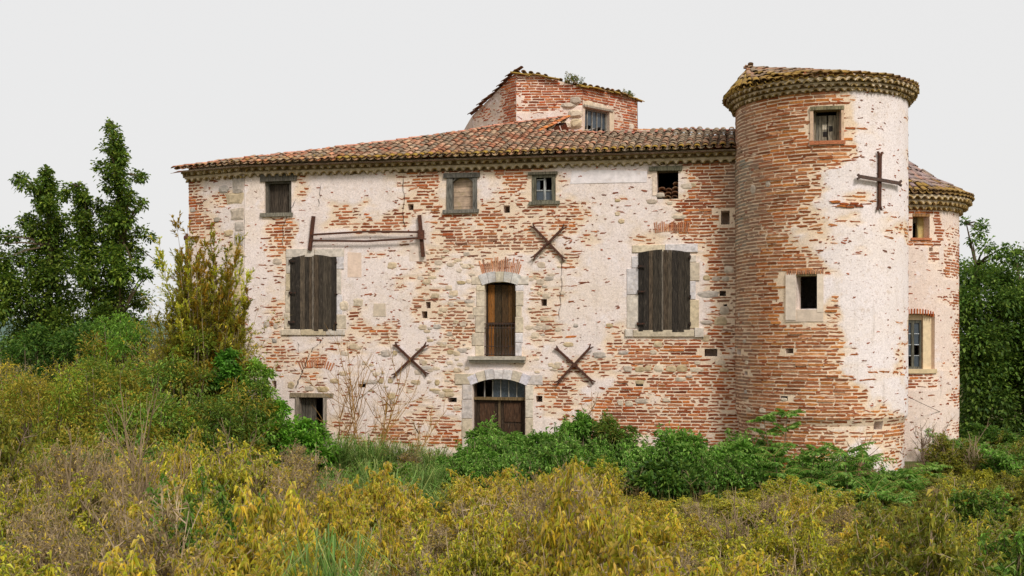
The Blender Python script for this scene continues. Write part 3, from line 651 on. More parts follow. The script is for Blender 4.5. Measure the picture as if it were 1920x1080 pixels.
def roof_hit(px, py):
    d = Vector(((px - 960) / FPX, 1, (HOR - py) / FPX)); lo, hi = 27.0, 60.0; e = Vector((0, 0, EYE))
    f = lambda t: (lambda q: zroof(q.x, q.y) - q.z)(HMI @ (e + d * t))
    for _ in range(50):
        m_ = (lo + hi) / 2
        if f(m_) > 0: hi = m_
        else: lo = m_
    q = HMI @ (e + d * lo); return q.x, q.y
hip = [roof_hit(*p) for p in ((350, 309), (458, 302), (582, 289), (720, 271), (860, 253), (945, 239), (1066, 223))]
rid = [roof_hit(*p) for p in ((1009, 251), (1100, 252), (1195, 253), (1273, 247), (1376, 248), (1400, 248))]
def pw(pts, s):
    for i in range(len(pts) - 1):
        if s <= pts[i + 1][0]: return pts[i][1] + (pts[i + 1][1] - pts[i][1]) * (s - pts[i][0]) / (pts[i + 1][0] - pts[i][0])
    return pts[-1][1]
SL = pl[0] - .34; hip = [(SL, yE(SL) + .05)] + hip[0:]
hip = [p for i, p in enumerate(hip) if i == 0 or p[0] > SL + .2]
deck = MB(); tiles_todo = []; SP = .225; s = SL; cols_ = []
SREND = fac.hit(1385, 300)[0] + .1
while s < SREND:
    iv = []
    if s < rid[0][0]: iv.append((yE(s), pw(hip, s)))
    else:
        iv.append((yE(s), pw(rid, s)))
        if s < hip[-1][0]:
            t = (s - rid[0][0]) / (hip[-1][0] - rid[0][0]); iv.append((rid[0][1] + t * (hip[-1][1] - rid[0][1]), pw(hip, s)))
    cols_.append((s, iv)); s += SP
for s, iv in cols_:
    for (ya, yb_) in iv:
        if yb_ <= ya + .02: continue
        a, b = s - SP * .5, s + SP * .5
        deck.add([(a, ya + .05, zroof(a, ya) - .06), (b, ya + .05, zroof(b, ya) - .06), (b, yb_, zroof(b, yb_) - .09), (a, yb_, zroof(a, yb_) - .09)], [(0, 1, 2, 3)], C(120, 92, 74))
    yb_ = iv[-1][1]; a, b = s - SP * .5, s + SP * .5; ye_ = BACK + .3 if s > pl[0] + .5 else yb_ + .5
    deck.add([(a, yb_, zroof(a, yb_) - .09), (b, yb_, zroof(b, yb_) - .09), (b, ye_, 8.7), (a, ye_, 8.7)], [(0, 1, 2, 3)], C(150, 100, 78))
roof = deck.build('roof', M['tile'], house)
TL = Tiles(roof, HM); rt = random.Random(21); ROW = .3
for s, iv in cols_:
    wob = .02 * nz(s * .6, 3)
    for ii, (ya, yb_) in enumerate(iv):
        d = 0; k = 0; px0 = topx(HM @ Vector((s, ya, zroof(s, ya))))[0]
        while ya + d * CS < yb_ - .02:
            y = ya + d * CS; z = zroof(s, y); L = min(.46, (yb_ - y) / CS + .1)
            dull = .55 * sstep(900, 1300, px0) * (.4 + .6 * rt.random())
            col = tcol(rt, dull); li = ii == 0 and k == 0 or (k == 1 and rt.random() < .45)
            if ii == 0 and px0 > 620 and k == 0: col = rt.choice(LICH)
            tw = rt.gauss(0, .035)
            m_ = frame((s + rt.gauss(0, .008), y + rt.gauss(0, .012), z + .05 + wob + rt.gauss(0, .006)), (1, 0, rt.gauss(0, .03)), (tw, CS, SN))
            TL.put(m_, rt.choice(COVER), col, li)
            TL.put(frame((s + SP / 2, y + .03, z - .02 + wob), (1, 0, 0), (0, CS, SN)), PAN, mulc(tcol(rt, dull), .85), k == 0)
            d += ROW; k += 1
# ridge and hip caps
def capline(T, P, rng, pal, up=.06, var=None, step=.36):
    for i in range(len(P) - 1):
        a, b = Vector(P[i]), Vector(P[i + 1]); L = (b - a).length; n = max(1, int(L / step)); d = (b - a) / L
        for k in range(n):
            p = a + (b - a) * (k / n) + Vector((0, 0, up + rng.gauss(0, .008))); x = d.cross(Vector((0, 0, 1)))
            T.put(frame(p, x, d + Vector((rng.gauss(0, .03), rng.gauss(0, .03), .02))), rng.choice(COVER), mulc(rng.choice(pal), rng.uniform(.85, 1.1)), False)
PK = [C(206, 146, 122), C(198, 134, 108), C(210, 154, 128), C(190, 122, 92)]
capline(TL, [(x, y, zroof(x, y)) for x, y in hip], rt, PK)
capline(TL, [(x, y, zroof(x, y)) for x, y in (rid[0], hip[-1])], rt, [C(196, 120, 64), C(204, 130, 90)])
capline(TL, [(x, y, zroof(x, y)) for x, y in rid], rt, [C(186, 120, 100), C(170, 120, 104)], .02)
TL.finish('roof_tile', 300)
# ------------------------------------------------------------------ corbelled tile cornice
def cornice(S, u0, u1, zb, rows, parent, name='cornice', hrow=.165, sp=.235, proj=.125, rng=random.Random(5), pal=None, closed=False):
    band = MB(); pal = pal or [C(160, 142, 104), C(148, 126, 92), C(172, 154, 118), C(138, 118, 84)]; un = []
    nseg = max(8, int((u1 - u0) / .3))
    def slab(za, zc, o0, o1, col):
        for i in range(nseg):
            a, b = u0 + (u1 - u0) * i / nseg, u0 + (u1 - u0) * (i + 1) / nseg
            band.hexa([S.pos(a, za, o0), S.pos(b, za, o0), S.pos(b, za, o1), S.pos(a, za, o1)], [S.pos(a, zc, o0), S.pos(b, zc, o0), S.pos(b, zc, o1), S.pos(a, zc, o1)], col)
    for r in range(rows):
        z = zb + r * hrow; o1 = proj * (r + 1); o0 = proj * r - .02; rad = min(.082, hrow * .55)
        slab(z + rad * 1.12, z + hrow - .003, -.05, o1 - .01, C(196, 176, 146))
        n = int((u1 - u0) / sp)
        for i in range(n):
            uc = u0 + (i + .5 + .5 * (r % 2)) * (u1 - u0) / n
            if uc > u1 - .05: continue
            mb = MB(); seg = 7; A = []; B = []; dz = rng.gauss(0, .008); oo = o1 + rng.gauss(0, .016) - (.07 if rng.random() < .05 else 0)
            for (o, lst) in ((o0, A), (oo, B)):
                for rr in (rad + .008, rad - .014):
                    lst.append([S.pos(uc + rr * 1.12 * math.cos(math.pi * k / seg), z + dz + rr * 1.15 * math.sin(math.pi * k / seg), o) for k in range(seg + 1)])
            vs = A[0] + A[1] + B[0] + B[1]; q = seg + 1
            fs = []
            for k in range(seg): fs += [(k, k + 1, 2 * q + k + 1, 2 * q + k)[::-1], (q + k + 1, q + k, 3 * q + k, 3 * q + k + 1)[::-1], (2 * q + k, 2 * q + k + 1, 3 * q + k + 1, 3 * q + k)[::-1]]
            mb.add(vs, fs, mulc(rng.choice(pal), rng.uniform(.8, 1.15))); un.append(mb)
            # mortar wedge between two mouths
            w = (u1 - u0) / n; ue = uc + w / 2
            if ue < u1 - .02:
                P = [(ue, z + .005), (ue + .055, z + rad * .95), (ue + .07, z + rad * 1.12), (ue - .07, z + rad * 1.12), (ue - .055, z + rad * .95)]
                band.hexa([S.pos(x, y, o0) for x, y in P], [S.pos(x, y, o1 - .015 + rng.gauss(0, .006)) for x, y in P], mulc(C(206, 186, 156), rng.uniform(.85, 1.05)))
            # back of the mouth, coloured dark to stand for shade in the hollow
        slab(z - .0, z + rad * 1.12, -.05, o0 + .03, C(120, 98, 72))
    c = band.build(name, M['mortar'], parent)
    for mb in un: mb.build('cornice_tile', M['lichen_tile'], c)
    return c
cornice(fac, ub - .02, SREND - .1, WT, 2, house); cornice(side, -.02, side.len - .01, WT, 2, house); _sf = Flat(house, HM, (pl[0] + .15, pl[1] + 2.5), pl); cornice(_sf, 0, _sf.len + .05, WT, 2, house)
# tiles stored in the open window
ts = tag(empty('tile_stack', HM @ Vector((0, 0, 0)), -TH), 'heap of old curved roof tiles lying in the open upper window', 'roof tiles')
u0, u1, z0, z1 = OR['w4']
for (fx, zz, y, tilt) in ((.18, .0, -.02, .1), (.5, .0, -.05, -.08), (.82, .0, -.03, .12), (.2, .11, .0, -.05), (.52, .1, -.02, .06), (.84, .12, .02, 0), (.22, .24, .05, .05), (.55, .21, .02, -.1), (.86, .25, .06, .08), (.88, .38, .1, .0)):
    me = rt.choice(COVER).mesh('tile', M['tile'], True); o = obj('tile', me, ts); o.matrix_local = frame((u0 + (u1 - u0) * fx, y, z0 + .01 + zz), (1, 0, tilt), (0, 1, .02)); o.color = (*mulc(rt.choice([C(150, 110, 84), C(130, 96, 76), C(164, 130, 100)]), rt.uniform(.8, 1.1)), 1)
# ================================================================== FRONT ROUND TOWER
def tower_center(pxl, pxr, R=None, d=None):
    a, b = math.atan((pxl - 960) / FPX), math.atan((pxr - 960) / FPX); c = (a + b) / 2; h = (b - a) / 2
    return c, h
ca, ha = tower_center(1379, 1702); D1 = 29.66 / math.cos(ca); R1 = D1 * math.sin(ha); C1 = (D1 * math.sin(ca), 29.66)
tower = tag(empty('round_tower', (C1[0], C1[1], -1)), 'tall round brick tower with iron cross and pale plaster, joined to the facade', 'tower')
TM = Matrix.Translation((C1[0], C1[1], 0)); tower.location.z = 0
cy = Cyl(tower, TM, C1, R1, (1.52, .09))
TG = ["99899988700000", "99999999900000", "99999999910011", "99999999911022", "99999999900012", "99999997420002", "99999621000012", "99999961100012", "88999720661112", "89996542442244",
      "89995661001244", "89985651000123", "99998631010011", "99999341000001", "99997111000000", "99994005000000", "99994006000031", "99985555100022", "99999996100042", "99999998300021",
      "99999985112021", "88999996003111", "88999999830011", "79999999971111", "79999998876663", "89999984334652", "89999986325651", "89999986314630", "89999985212320"]
texpo = lambda px, py: grid_lookup(TG, 1375, 165, 25, px, py)
WT1 = 9.63; half = math.pi * R1
W1 = Wall(cy, -half, half, -1.0, WT1 + .5, texpo, 3, step=.1, relief=.009)
tw_u = FR(1525, 1577, 204, 265, cy); tw_m = FR(1493, 1532, 516, 579, cy)
W1.open += [(*tw_u, .35), (*tw_m, .4)]
for (x, y, w, h) in ((1480, 658, 15, 9), (1470, 747, 14, 9), (1650, 798, 16, 16), (1411, 806, 8, 9), (1386, 660, 7, 10), (1399, 700, 6, 7)): W1.open.append((*FR(x - w / 2, x + w / 2, y - h / 2, y + h / 2, cy), .7, True))
W1.keep += [FR(1522, 1580, 199, 270, cy), FR(1472, 1547, 508, 606, cy)]
tw = W1.build('tower_wall', M['plaster_tower'], tower)
def tgrey(px, py): return .85 * sstep(1440, 1385, px) + .5 * sstep(1460, 1420, px) * (300 < py < 470)
def tbr(px, py): return texpo(px, py)
W1.bricks(tw, random.Random(7), chips=20, nparts=300, lens=(.24, .42), grey=tgrey, pal=[C(180, 102, 48), C(166, 90, 44), C(190, 116, 56), C(156, 86, 44), C(174, 106, 60), C(196, 126, 66), C(148, 82, 42)])
for (x, y, w, h, ci) in ((1400, 680, 12, 9, 3), (1396, 640, 12, 8, 0), (1404, 768, 14, 9, 3), (1398, 735, 10, 9, 2), (1430, 770, 16, 10, 3), (1425, 800, 14, 10, 3), (1470, 749, 12, 6, 3), (1386, 590, 8, 9, 2), (1412, 355, 14, 20, 5), (1440, 345, 10, 14, 5)):
    u, v = cy.hit(x, y); k = 2100 / 28.; W1.stone(u, v, w / k * 1.2, h / k, STONES[ci], rng, tw)
# loose thin bricks where a ledge has broken out
for (xa, xb, y) in ((1566, 1606, 381), (1576, 1620, 387)):
    for x in range(xa, xb, 17):
        u, v = cy.hit(x, y + rng.uniform(-3, 3)); mb = W1.piece(u, v, .2, .045, rng.gauss(0, .04), .045, rng, .7); mb.c = [mulc(rng.choice(BRICKS), .8)] * len(mb.c); mb.build('loose_brick', M['brick'], tw)
def cybox(mb, S, u0, u1, o0, o1, z0, z1, col):
    n = max(1, int((u1 - u0) / .25))
    for i in range(n):
        a, b = u0 + (u1 - u0) * i / n, u0 + (u1 - u0) * (i + 1) / n
        P = [(a, z0), (b, z0), (b, z1), (a, z1)]; mb.hexa([S.pos(u, v, o0) for u, v in P], [S.pos(u, v, o1) for u, v in P], col)
def cone1(name, mat, parent, S, *a):
    mb = MB(); cybox(mb, S, *a); return mb.build(name, mat, parent)
# upper tower window with plank shutters
u0, u1, z0, z1 = tw_u
mb = MB(); cybox(mb, cy, u0, u0 + .05, -.3, -.2, z0, z1, C(130, 120, 100)); cybox(mb, cy, u1 - .05, u1, -.3, -.2, z0, z1, C(130, 120, 100))
tu = mb.build('shuttered_window', M['wood'], tower)
for (fa, fb, c, zz) in ((.06, .18, C(112, 108, 96), 0), (.18, .3, C(130, 124, 108), 0), (.3, .52, C(120, 114, 98), .0), (.56, .76, C(138, 130, 112), 0), (.76, .95, C(124, 116, 98), 0)):
    cone1('plank', M['wood'], tu, cy, u0 + (u1 - u0) * fa + .004, u0 + (u1 - u0) * fb - .004, -.28, -.25, z0 + .02, z1 - .12, c)
for (fa, za, w, h, c) in ((.34, .42, .12, .12, C(190, 180, 160)), (.6, .36, .1, .13, C(30, 26, 24)), (.36, .2, .1, .12, C(34, 30, 28))):
    cone1('board_patch', M['wood'], tu, cy, u0 + (u1 - u0) * fa, u0 + (u1 - u0) * fa + w, -.248, -.242, z0 + (z1 - z0) * za, z0 + (z1 - z0) * za + h, c)
r = FR(1519, 1582, 199, 206, cy); cone1('lintel', M['wood'], tu, cy, r[0], r[1], -.3, .05, r[2], r[3], C(122, 112, 84))
r = FR(1518, 1584, 264, 271, cy); cone1('sill', M['brick'], tu, cy, r[0], r[1], -.2, .06, r[2], r[3], C(176, 110, 76))
for (xa, xb) in ((1519, 1525), (1577, 1582)):
    r = FR(xa, xb, 206, 264, cy); cone1('jamb', M['mortar'], tu, cy, r[0], r[1], -.2, .03, r[2], r[3], C(206, 174, 146))
# middle tower window
u0, u1, z0, z1 = tw_m; r = FR(1474, 1493, 513, 600, cy); 
tm = cone1('open_window', M['mortar_pale'], tower, cy, r[0], r[1], -.1, .035, r[2], r[3], C(226, 208, 190))
r = FR(1532, 1544, 513, 585, cy); cone1('jamb', M['mortar_pale'], tm, cy, r[0], r[1], -.1, .03, r[2], r[3], C(222, 204, 184))
r = FR(1474, 1544, 580, 603, cy); cone1('sill', M['mortar_pale'], tm, cy, r[0], r[1], -.1, .024, r[2], r[3] - .004, C(214, 194, 174))
r = FR(1476, 1546, 505, 515, cy)
for i in range(16):
    a = r[0] + (r[1] - r[0]) * i / 16; cone1('arch_brick', M['brick'], tm, cy, a, a + .032, -.05, .035, r[2] + .01, r[3] - rng.uniform(0, .03), mulc(mixc(rng.choice(BRICKS), C(206, 170, 136), rng.uniform(.2, .55)), rng.uniform(.8, 1.1)))
cone1('lintel', M['wood'], tm, cy, u0 - .1, u1 + .1, -.35, .02, z1 - .02, z1 + .06, C(110, 96, 66))
# iron cross
an = bar(cy, 1646, 292, 1645, 388, .08, .05, .1).build('tie_anchor', M['iron'], tower)
mb = MB()
for i in range(4):
    mb.merge(bar(cy, 1606 + 18 * i, 332 + 3.2 * i, 1624.5 + 18 * i, 335.2 + 3.2 * i, .08, .103, .15, False, C(82, 66, 58)))
for (x, y, x2, y2) in ((1608, 333, 1604, 328), (1608, 334, 1603, 337), (1677, 345, 1681, 340), (1677, 346, 1681, 349)): mb.merge(bar(cy, x, y, x2, y2, .05, .103, .15, False, C(82, 66, 58)))
mb.build('anchor_bar', M['iron'], an)
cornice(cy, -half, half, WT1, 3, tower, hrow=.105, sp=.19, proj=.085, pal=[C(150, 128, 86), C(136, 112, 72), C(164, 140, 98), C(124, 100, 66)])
def cone_roof(parent, mw, R, zE, apex, name, rows=30, sp=.235, prof=None, rng=random.Random(9), lich=1, nparts=300, dullc=None):
    dk = MB(); T = None; n = int(2 * math.pi * R / sp); pos = []
    def pt(k, t):                                               # t from 0 at the eave to 1 at the apex
        a = 2 * math.pi * k / n; e = Vector((R * math.cos(a), R * math.sin(a), zE)); ap = Vector(apex)
        p = e + (ap - e) * t
        if prof: p.z = zE + (apex[2] - zE) * prof(t)
        return p
    for k in range(n):
        for q in range(6):
            t0, t1 = .03 + q / 6 * .97, .03 + (q + 1) / 6 * .97; v = Vector((0, 0, .06))
            dk.add([pt(k, t0) - v, pt(k + 1, t0) - v, pt(k + 1, t1) - v, pt(k, t1) - v], [(0, 1, 2, 3)], C(140, 104, 80))
    rf = dk.build('roof', M['tile'], parent); T = Tiles(rf, mw)
    for k in range(n):
        e = pt(k, 0); L = (Vector(apex) - e).length; d = 0; r = 0
        while d < L - .2 and r < rows:
            t = d / L
            if (t < .5) or (t < .75 and k % 2 == 0) or k % 4 == 0:
                p = pt(k, t); p2 = pt(k, min(1, t + .1)); y = (p2 - p); x = y.cross(Vector((0, 0, 1)))
                w = mw @ p
                c = tcol(rng, .25)
                if dullc: c = mixc(c, dullc, rng.uniform(.2, .8))
                li = r < lich or (r < lich + 2 and rng.random() < .4)
                if li: c = mixc(c, rng.choice(LICH), .8)
                yj = y.normalized() + Vector((rng.gauss(0, .05), rng.gauss(0, .05), rng.gauss(0, .03)))
                T.put(frame(p + Vector((0, 0, .05 + rng.gauss(0, .012))), x, yj), rng.choice(COVER), c, li)
                if r < 2:
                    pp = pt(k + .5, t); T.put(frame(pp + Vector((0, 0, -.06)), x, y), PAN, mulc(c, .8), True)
            d += .34; r += 1
    T.finish('roof_tile', nparts); return rf
ZE1 = WT1 + .31; RE1 = R1 + .27
cone_roof(tower, TM, RE1, ZE1, (-1.75, .45, ZE1 + .84), 'roof', lich=2)
# ================================================================== REAR ROUND TOWER
R2, D2 = 2.2, 38.0; cb = math.atan((1798 - 960) / FPX) - math.asin(R2 / D2); C2 = (D2 * math.sin(cb), D2 * math.cos(cb))
tower2 = tag(empty('round_tower', (C2[0], C2[1], 0)), 'lower round tower with cone tile roof standing behind the tower with the iron cross', 'tower')
TM2 = Matrix.Translation((C2[0], C2[1], 0)); cy2 = Cyl(tower2, TM2, C2, R2)
def t2expo(px, py):
    e = .1 + .34 * sstep(1765, 1795, px)
    for (xa, xb, ya, yb_, v) in ((1695, 1764, 388, 462, .95), (1738, 1758, 455, 490, .9), (1695, 1757, 697, 727, .8), (1770, 1800, 460, 520, .6), (1735, 1790, 840, 900, .35)):
        if xa < px < xb and ya < py < yb_: e = max(e, v)
    return e
W2 = Wall(cy2, -math.pi * R2, math.pi * R2, -1, 8.0, t2expo, 4, step=.12, relief=.008)
q1 = FR(1711, 1743, 404, 447, cy2); q2 = FR(1680, 1752, 588, 692, cy2); W2.open += [(*q1, .35), (*q2, .3)]
W2.open.append((*FR(1742, 1749, 464, 471, cy2), .2, True))
W2.keep += [FR(1708, 1746, 400, 450, cy2), FR(1678, 1757, 580, 698, cy2)]
t2w = W2.build('tower_wall', M['plaster_pink'], tower2); W2.bricks(t2w, random.Random(8), chips=22, nparts=200, lens=(.2, .38))
u0, u1, z0, z1 = q1; tv = cone1('open_window', M['wood'], tower2, cy2, u0, u1, -.3, .02, z1 - .03, z1 + .05, C(150, 110, 70))
cone1('sill', M['brick'], tv, cy2, u0 - .05, u1 + .05, -.2, .05, z0 - .05, z0 + .015, C(190, 120, 84)); cone1('inner_frame', M['wood'], tv, cy2, u1 - .28, u1 - .24, -.34, -.24, z0 + .02, z1 - .03, C(130, 118, 80)); cone1('inner_frame', M['mortar_pale'], tv, cy2, u1 - .24, u1 + .0, -.34, -.28, z0 + .02, z1 - .03, C(190, 168, 110))
cone1('inner_frame', M['wood'], tv, cy2, u0, u1 - .28, -.34, -.28, z1 - .2, z1 - .03, C(100, 90, 70))
u0, u1, z0, z1 = q2; zs = FR(1700, 1740, 600, 690, cy2)[3]; ur = cy2.hit(1735, 640)[0]
mb = MB()
for (a, b, c, d) in ((u0, u0 + .07, z0, zs), (ur - .07, ur, z0, zs), (u0 + .07, ur - .07, zs - .08, zs), (u0 + .07, ur - .07, z0, z0 + .07), ((u0 + ur) / 2 - .045 + .14, (u0 + ur) / 2 + .045 + .14, z0 + .07, zs - .08)): cybox(mb, cy2, a, b, -.28, -.2, c, d, C(92, 90, 78))
cw = mb.build('casement_window', M['wood'], tower2); um = (u0 + ur) / 2 + .14
for i in range(1, 4):
    z = z0 + .07 + (zs - z0 - .15) * i / 4
    cone1('glazing_bar', M['wood'], cw, cy2, u0 + .07, um - .045, -.27, -.22, z - .012, z + .012, C(176, 180, 182)); cone1('glazing_bar', M['wood'], cw, cy2, um + .045, ur - .07, -.27, -.22, z - .012, z + .012, C(176, 180, 182))
for i in range(4):
    za, zc = z0 + .07 + (zs - z0 - .15) * i / 4, z0 + .07 + (zs - z0 - .15) * (i + 1) / 4
    if i != 0: cone1('pane', M['glass'], cw, cy2, u0 + .07, um - .045, -.25, -.243, za, zc, (1, 1, 1))
    if i not in (1,): cone1('pane', M['glass'], cw, cy2, um + .045, ur - .07, -.25, -.243, za, zc, (1, 1, 1))
cone1('splay', M['mortar_pale'], cw, cy2, ur + .004, u1 + .0, -.3, -.12, z0, z1 - .02, C(222, 200, 164)); cone1('head', M['mortar_pale'], cw, cy2, u0, ur, -.3, -.18, zs + .004, z1 - .02, C(214, 190, 154))
r = FR(1680, 1755, 692, 700, cy2); cone1('sill', M['mortar_pale'], cw, cy2, r[0], r[1], -.3, .05, r[2], r[3], C(206, 184, 146))
for i in range(14):
    a = u0 + (u1 - u0) * i / 14; f = (i + .5) / 14 * 2 - 1; z = z1 - .1 * f * f + .02; cone1('arch_brick', M['brick'], cw, cy2, a, a + .035, -.05, .035, z - .03, z + .13, mulc(rng.choice(BRICKS), rng.uniform(.85, 1.15)))
cornice(cy2, -math.pi * R2, math.pi * R2, 7.48, 3, tower2, hrow=.14, sp=.2, proj=.13, pal=[C(168, 142, 92), C(150, 124, 78), C(180, 152, 104)])
def prof2(t):
    P = [(0, 0), (.26, .2), (.46, .36), (.74, .68), (1, 1)]
    for i in range(4):
        if t <= P[i + 1][0]: return P[i][1] + (P[i + 1][1] - P[i][1]) * (t - P[i][0]) / (P[i + 1][0] - P[i][0])
    return 1
cone_roof(tower2, TM2, R2 + .42, 7.93, (0, 0, 9.75), 'roof', prof=prof2, lich=1, nparts=200, dullc=C(150, 132, 136))
# ================================================================== ROOF LANTERN (octagonal brick turret)
def at(px, Y, py=None): return ((px - 960) / FPX * Y, Y) if py is None else ((px - 960) / FPX * Y, Y, EYE + (HOR - py) / FPX * Y)
PA, PB, PC, PD = at(887, 38.9), at(968, 37.1), at(1092, 37.0), at(1195, 38.7)
ctr = ((PB[0] + PC[0]) / 2, 40.0)
back = [(2 * ctr[0] - p[0], 2 * ctr[1] - p[1]) for p in (PA, PB, PC, PD)]
poly = [PA, PB, PC, PD] + back
zz = [EYE + (HOR - y) / FPX * p[1] for p, y in ((PA, 216), (PB, 136), (PC, 160), (PD, 187))]
zz += [11.6, 11.4, 11.2, 11.1]
lant = tag(empty('roof_turret', (ctr[0], ctr[1], 0)), 'ruined octagonal brick turret with small window rising from the main roof', 'tower')
LM = Matrix.Translation((ctr[0], ctr[1], 0)); loc = lambda p: (p[0] - ctr[0], p[1] - ctr[1])
rl = random.Random(31); faces = []
LB = [C(180, 84, 40), C(166, 76, 38), C(192, 100, 46), C(156, 72, 40), C(186, 108, 62), C(150, 84, 56)]
tops = {}
for i in range(8):
    j = (i + 1) % 8; S = Flat(lant, LM, loc(poly[i]), loc(poly[j])); za, zb = zz[i], zz[j]
    if i == 1: tf = lambda u, za=za, zb=zb, L=S.len: za + (zb - za) * u / L + .05 * math.sin(u * 2.2)
    elif i == 0: tf = lambda u, za=za, zb=zb, L=S.len: za + (zb - za) * (u / L)
    elif i == 2: tf = lambda u, za=za, zb=zb, L=S.len: za + (zb - za) * u / L + .06 * sstep(.2, .6, u / L) * sstep(1, .6, u / L)
    else: tf = lambda u, za=za, zb=zb, L=S.len: za + (zb - za) * u / L
    ex = {0: lambda px, py: .25 + .7 * sstep(925, 955, px), 1: lambda px, py: 1.0 if (990 < px < 1085 and py < 212) else .72, 2: lambda px, py: .8}.get(i, lambda px, py: .15)
    if i == 1: ex = lambda px, py: max(0, (.95 if px > 985 else .6) - 1.2 * sstep(206, 222, py + (px - 975) * .12))
    wv = Wall(S, 0, S.len, 6.0 if i > 3 else 7.5, max(za, zb) + .15, ex, 10 + i, step=.1 if i < 3 else .6, top=tf, relief=.02)
    if i == 2:
        qw = FR(1093, 1142, 205, 252, S); qw = (max(.12, qw[0]), qw[1], qw[2], qw[3]); wv.open.append((*qw, .25)); wv.keep.append((qw[0] - .1, qw[1] + .15, qw[2], qw[3] + .2))
    o = wv.build('turret_wall', M['grey_plaster'] if i != 1 else M['plaster_pink'], lant)
    if i < 3: wv.bricks(o, rl, LB, nparts=100, lens=(.2, .4))
    faces.append((S, wv, tf, o))
S, wv, tf, o = faces[2]; u0, u1, z0, z1 = qw
mb = MB()
def sb(mb, S, u0, u1, o0, o1, z0, z1, col):
    P = [(u0, z0), (u1, z0), (u1, z1), (u0, z1)]; mb.hexa([S.pos(u, v, o0) for u, v in P], [S.pos(u, v, o1) for u, v in P], col)
sb(mb, S, u0, u0 + .06, -.2, -.1, z0, z1, C(130, 124, 112)); sb(mb, S, u1 - .06, u1, -.2, -.1, z0, z1, C(130, 124, 112)); sb(mb, S, u0 + .06, u1 - .06, -.2, -.1, z1 - .06, z1, C(130, 124, 112))
tww = mb.build('casement_window', M['wood'], lant)
for i in range(1, 5):
    a = u0 + (u1 - u0) * i / 5; mb = MB(); sb(mb, S, a - .015, a + .015, -.18, -.12, z0, z1 - .06, C(140, 136, 126)); mb.build('glazing_bar', M['wood'], tww)
for i in (0, 1, 2, 3, 4):
    a = u0 + (u1 - u0) * i / 5 + .015; mb = MB(); sb(mb, S, a, a + (u1 - u0) / 5 - .03, -.16, -.153, z0 + .25 + .05 * (i % 2), z1 - .06, (1, 1, 1)); mb.build('pane', M['glass'], tww)
mb = MB(); sb(mb, S, u0 - .1, u1 + .15, -.2, .07, z1 + .004, z1 + .07, C(150, 138, 122)); mb.build('lintel', M['wood'], tww)
mb = MB(); sb(mb, S, u1 + .002, u1 + .22, -.1, .025, z0, z1, C(206, 186, 160)); mb.build('jamb', M['mortar_pale'], tww)
S1, wv1 = faces[1][0], faces[1][1]
for (x, y, w, h, ci) in ((1066, 198, 28, 11, 0), (1080, 189, 22, 16, 5), (1085, 213, 26, 16, 3), (1080, 232, 24, 20, 1), (1062, 235, 20, 14, 3)):
    u, v = S1.hit(x, y); k = 2100 / 37.; wv1.stone(min(u, S1.len - w / k * .5), v, w / k, h / k, STONES[ci], rl, faces[1][3], out=.09)
for (x, y, w, h, ci) in ((1120, 199, 50, 12, 3), (1183, 237, 16, 12, 0), (1104, 196, 26, 14, 1)):
    u, v = S.hit(x, y); k = 2100 / 38.; wv.stone(u, v, w / k, h / k, mixc(STONES[ci], C(206, 190, 170), .4), rl, o, out=.03)
# turret roof: sheet of boards under tiles that oversail the wall
mb = MB(); rp = [(*loc(p), z) for p, z in zip(poly, zz)]; mb.add(rp + [(0.2, .8, 11.75)], [(i, (i + 1) % 8, 8) for i in range(8)], C(110, 90, 70)); tr = mb.build('roof', M['tile'], lant)
T = Tiles(tr, LM)
for i in (0, 1, 2):
    S, wv, tf, _ = faces[i]; n = int(S.len / .24)
    for k in range(n + 1):
        u = min(S.len, S.len * k / n); p = S.pos(u, tf(u) - .03, .16 + rl.gauss(0, .03)); q = Vector((0.2, .8, 11.75)) - p; q.z = -.1 if i else .1; x = q.cross(Vector((0, 0, 1)))
        if i == 0:                                               # tiles laid along the verge, ends stepping out
            d = S.pos(1, tf(1), 0) - S.pos(0, tf(0), 0); x = d.cross(Vector((0, 0, 1))); p = S.pos(u - .1, tf(u) - .01, .06 + rl.gauss(0, .04)); q = d + Vector((0, 0, -.12))
            T.put(frame(p, x, q), rl.choice(COVER), mulc(rl.choice([C(120, 92, 76), C(140, 108, 86), C(106, 86, 76)]), rl.uniform(.8, 1.1)), rl.random() < .3)
        else:                                                    # edge tiles lie along the wall head
            if rl.random() < (.95 if u < S.len * .6 or i == 2 else .5):
                d = S.pos(1, tf(1), 0) - S.pos(0, tf(0), 0); x = d.cross(Vector((0, 0, 1)))
                T.put(frame(S.pos(u - .2, tf(u - .2) - .07, .05 + rl.gauss(0, .03)), x, d + Vector((0, 0, rl.gauss(.03, .05)))), rl.choice(COVER), mixc(rl.choice(LICH), C(170, 140, 60), .3) if i == 1 else rl.choice(LICH), True)
            T.put(frame(p + Vector((0, .1, .04)), x if i else x, q), rl.choice(COVER), tcol(rl, .3), rl.random() < .5)
T.finish('roof_tile', 150)
# low ridge stubs on the main roof beside the turret
mb = MB(); a = at(1196, 38.2, 240); b = at(1238, 37.6, 241)
cap = tag(empty('chimney_stub', (a[0] + .35, a[1], 9.0)), 'low plastered chimney stub with orange tile cap beside the roof turret', 'chimney')
mb.box(-.4, .4, -.2, .3, 0, a[2] - 9.0 - .1, C(206, 184, 164), .02); mb.build('stack', M['mortar_pale'], cap)
for k in range(3):
    o = obj('cap_tile', COVER[k].mesh('cap_tile', M['tile'], True), cap); o.matrix_local = frame((-.5 + .33 * k, 0, a[2] - 9.0 - .1), (0, -1, 0), (1, 0, .02)); o.color = (*C(204, 140, 88), 1)
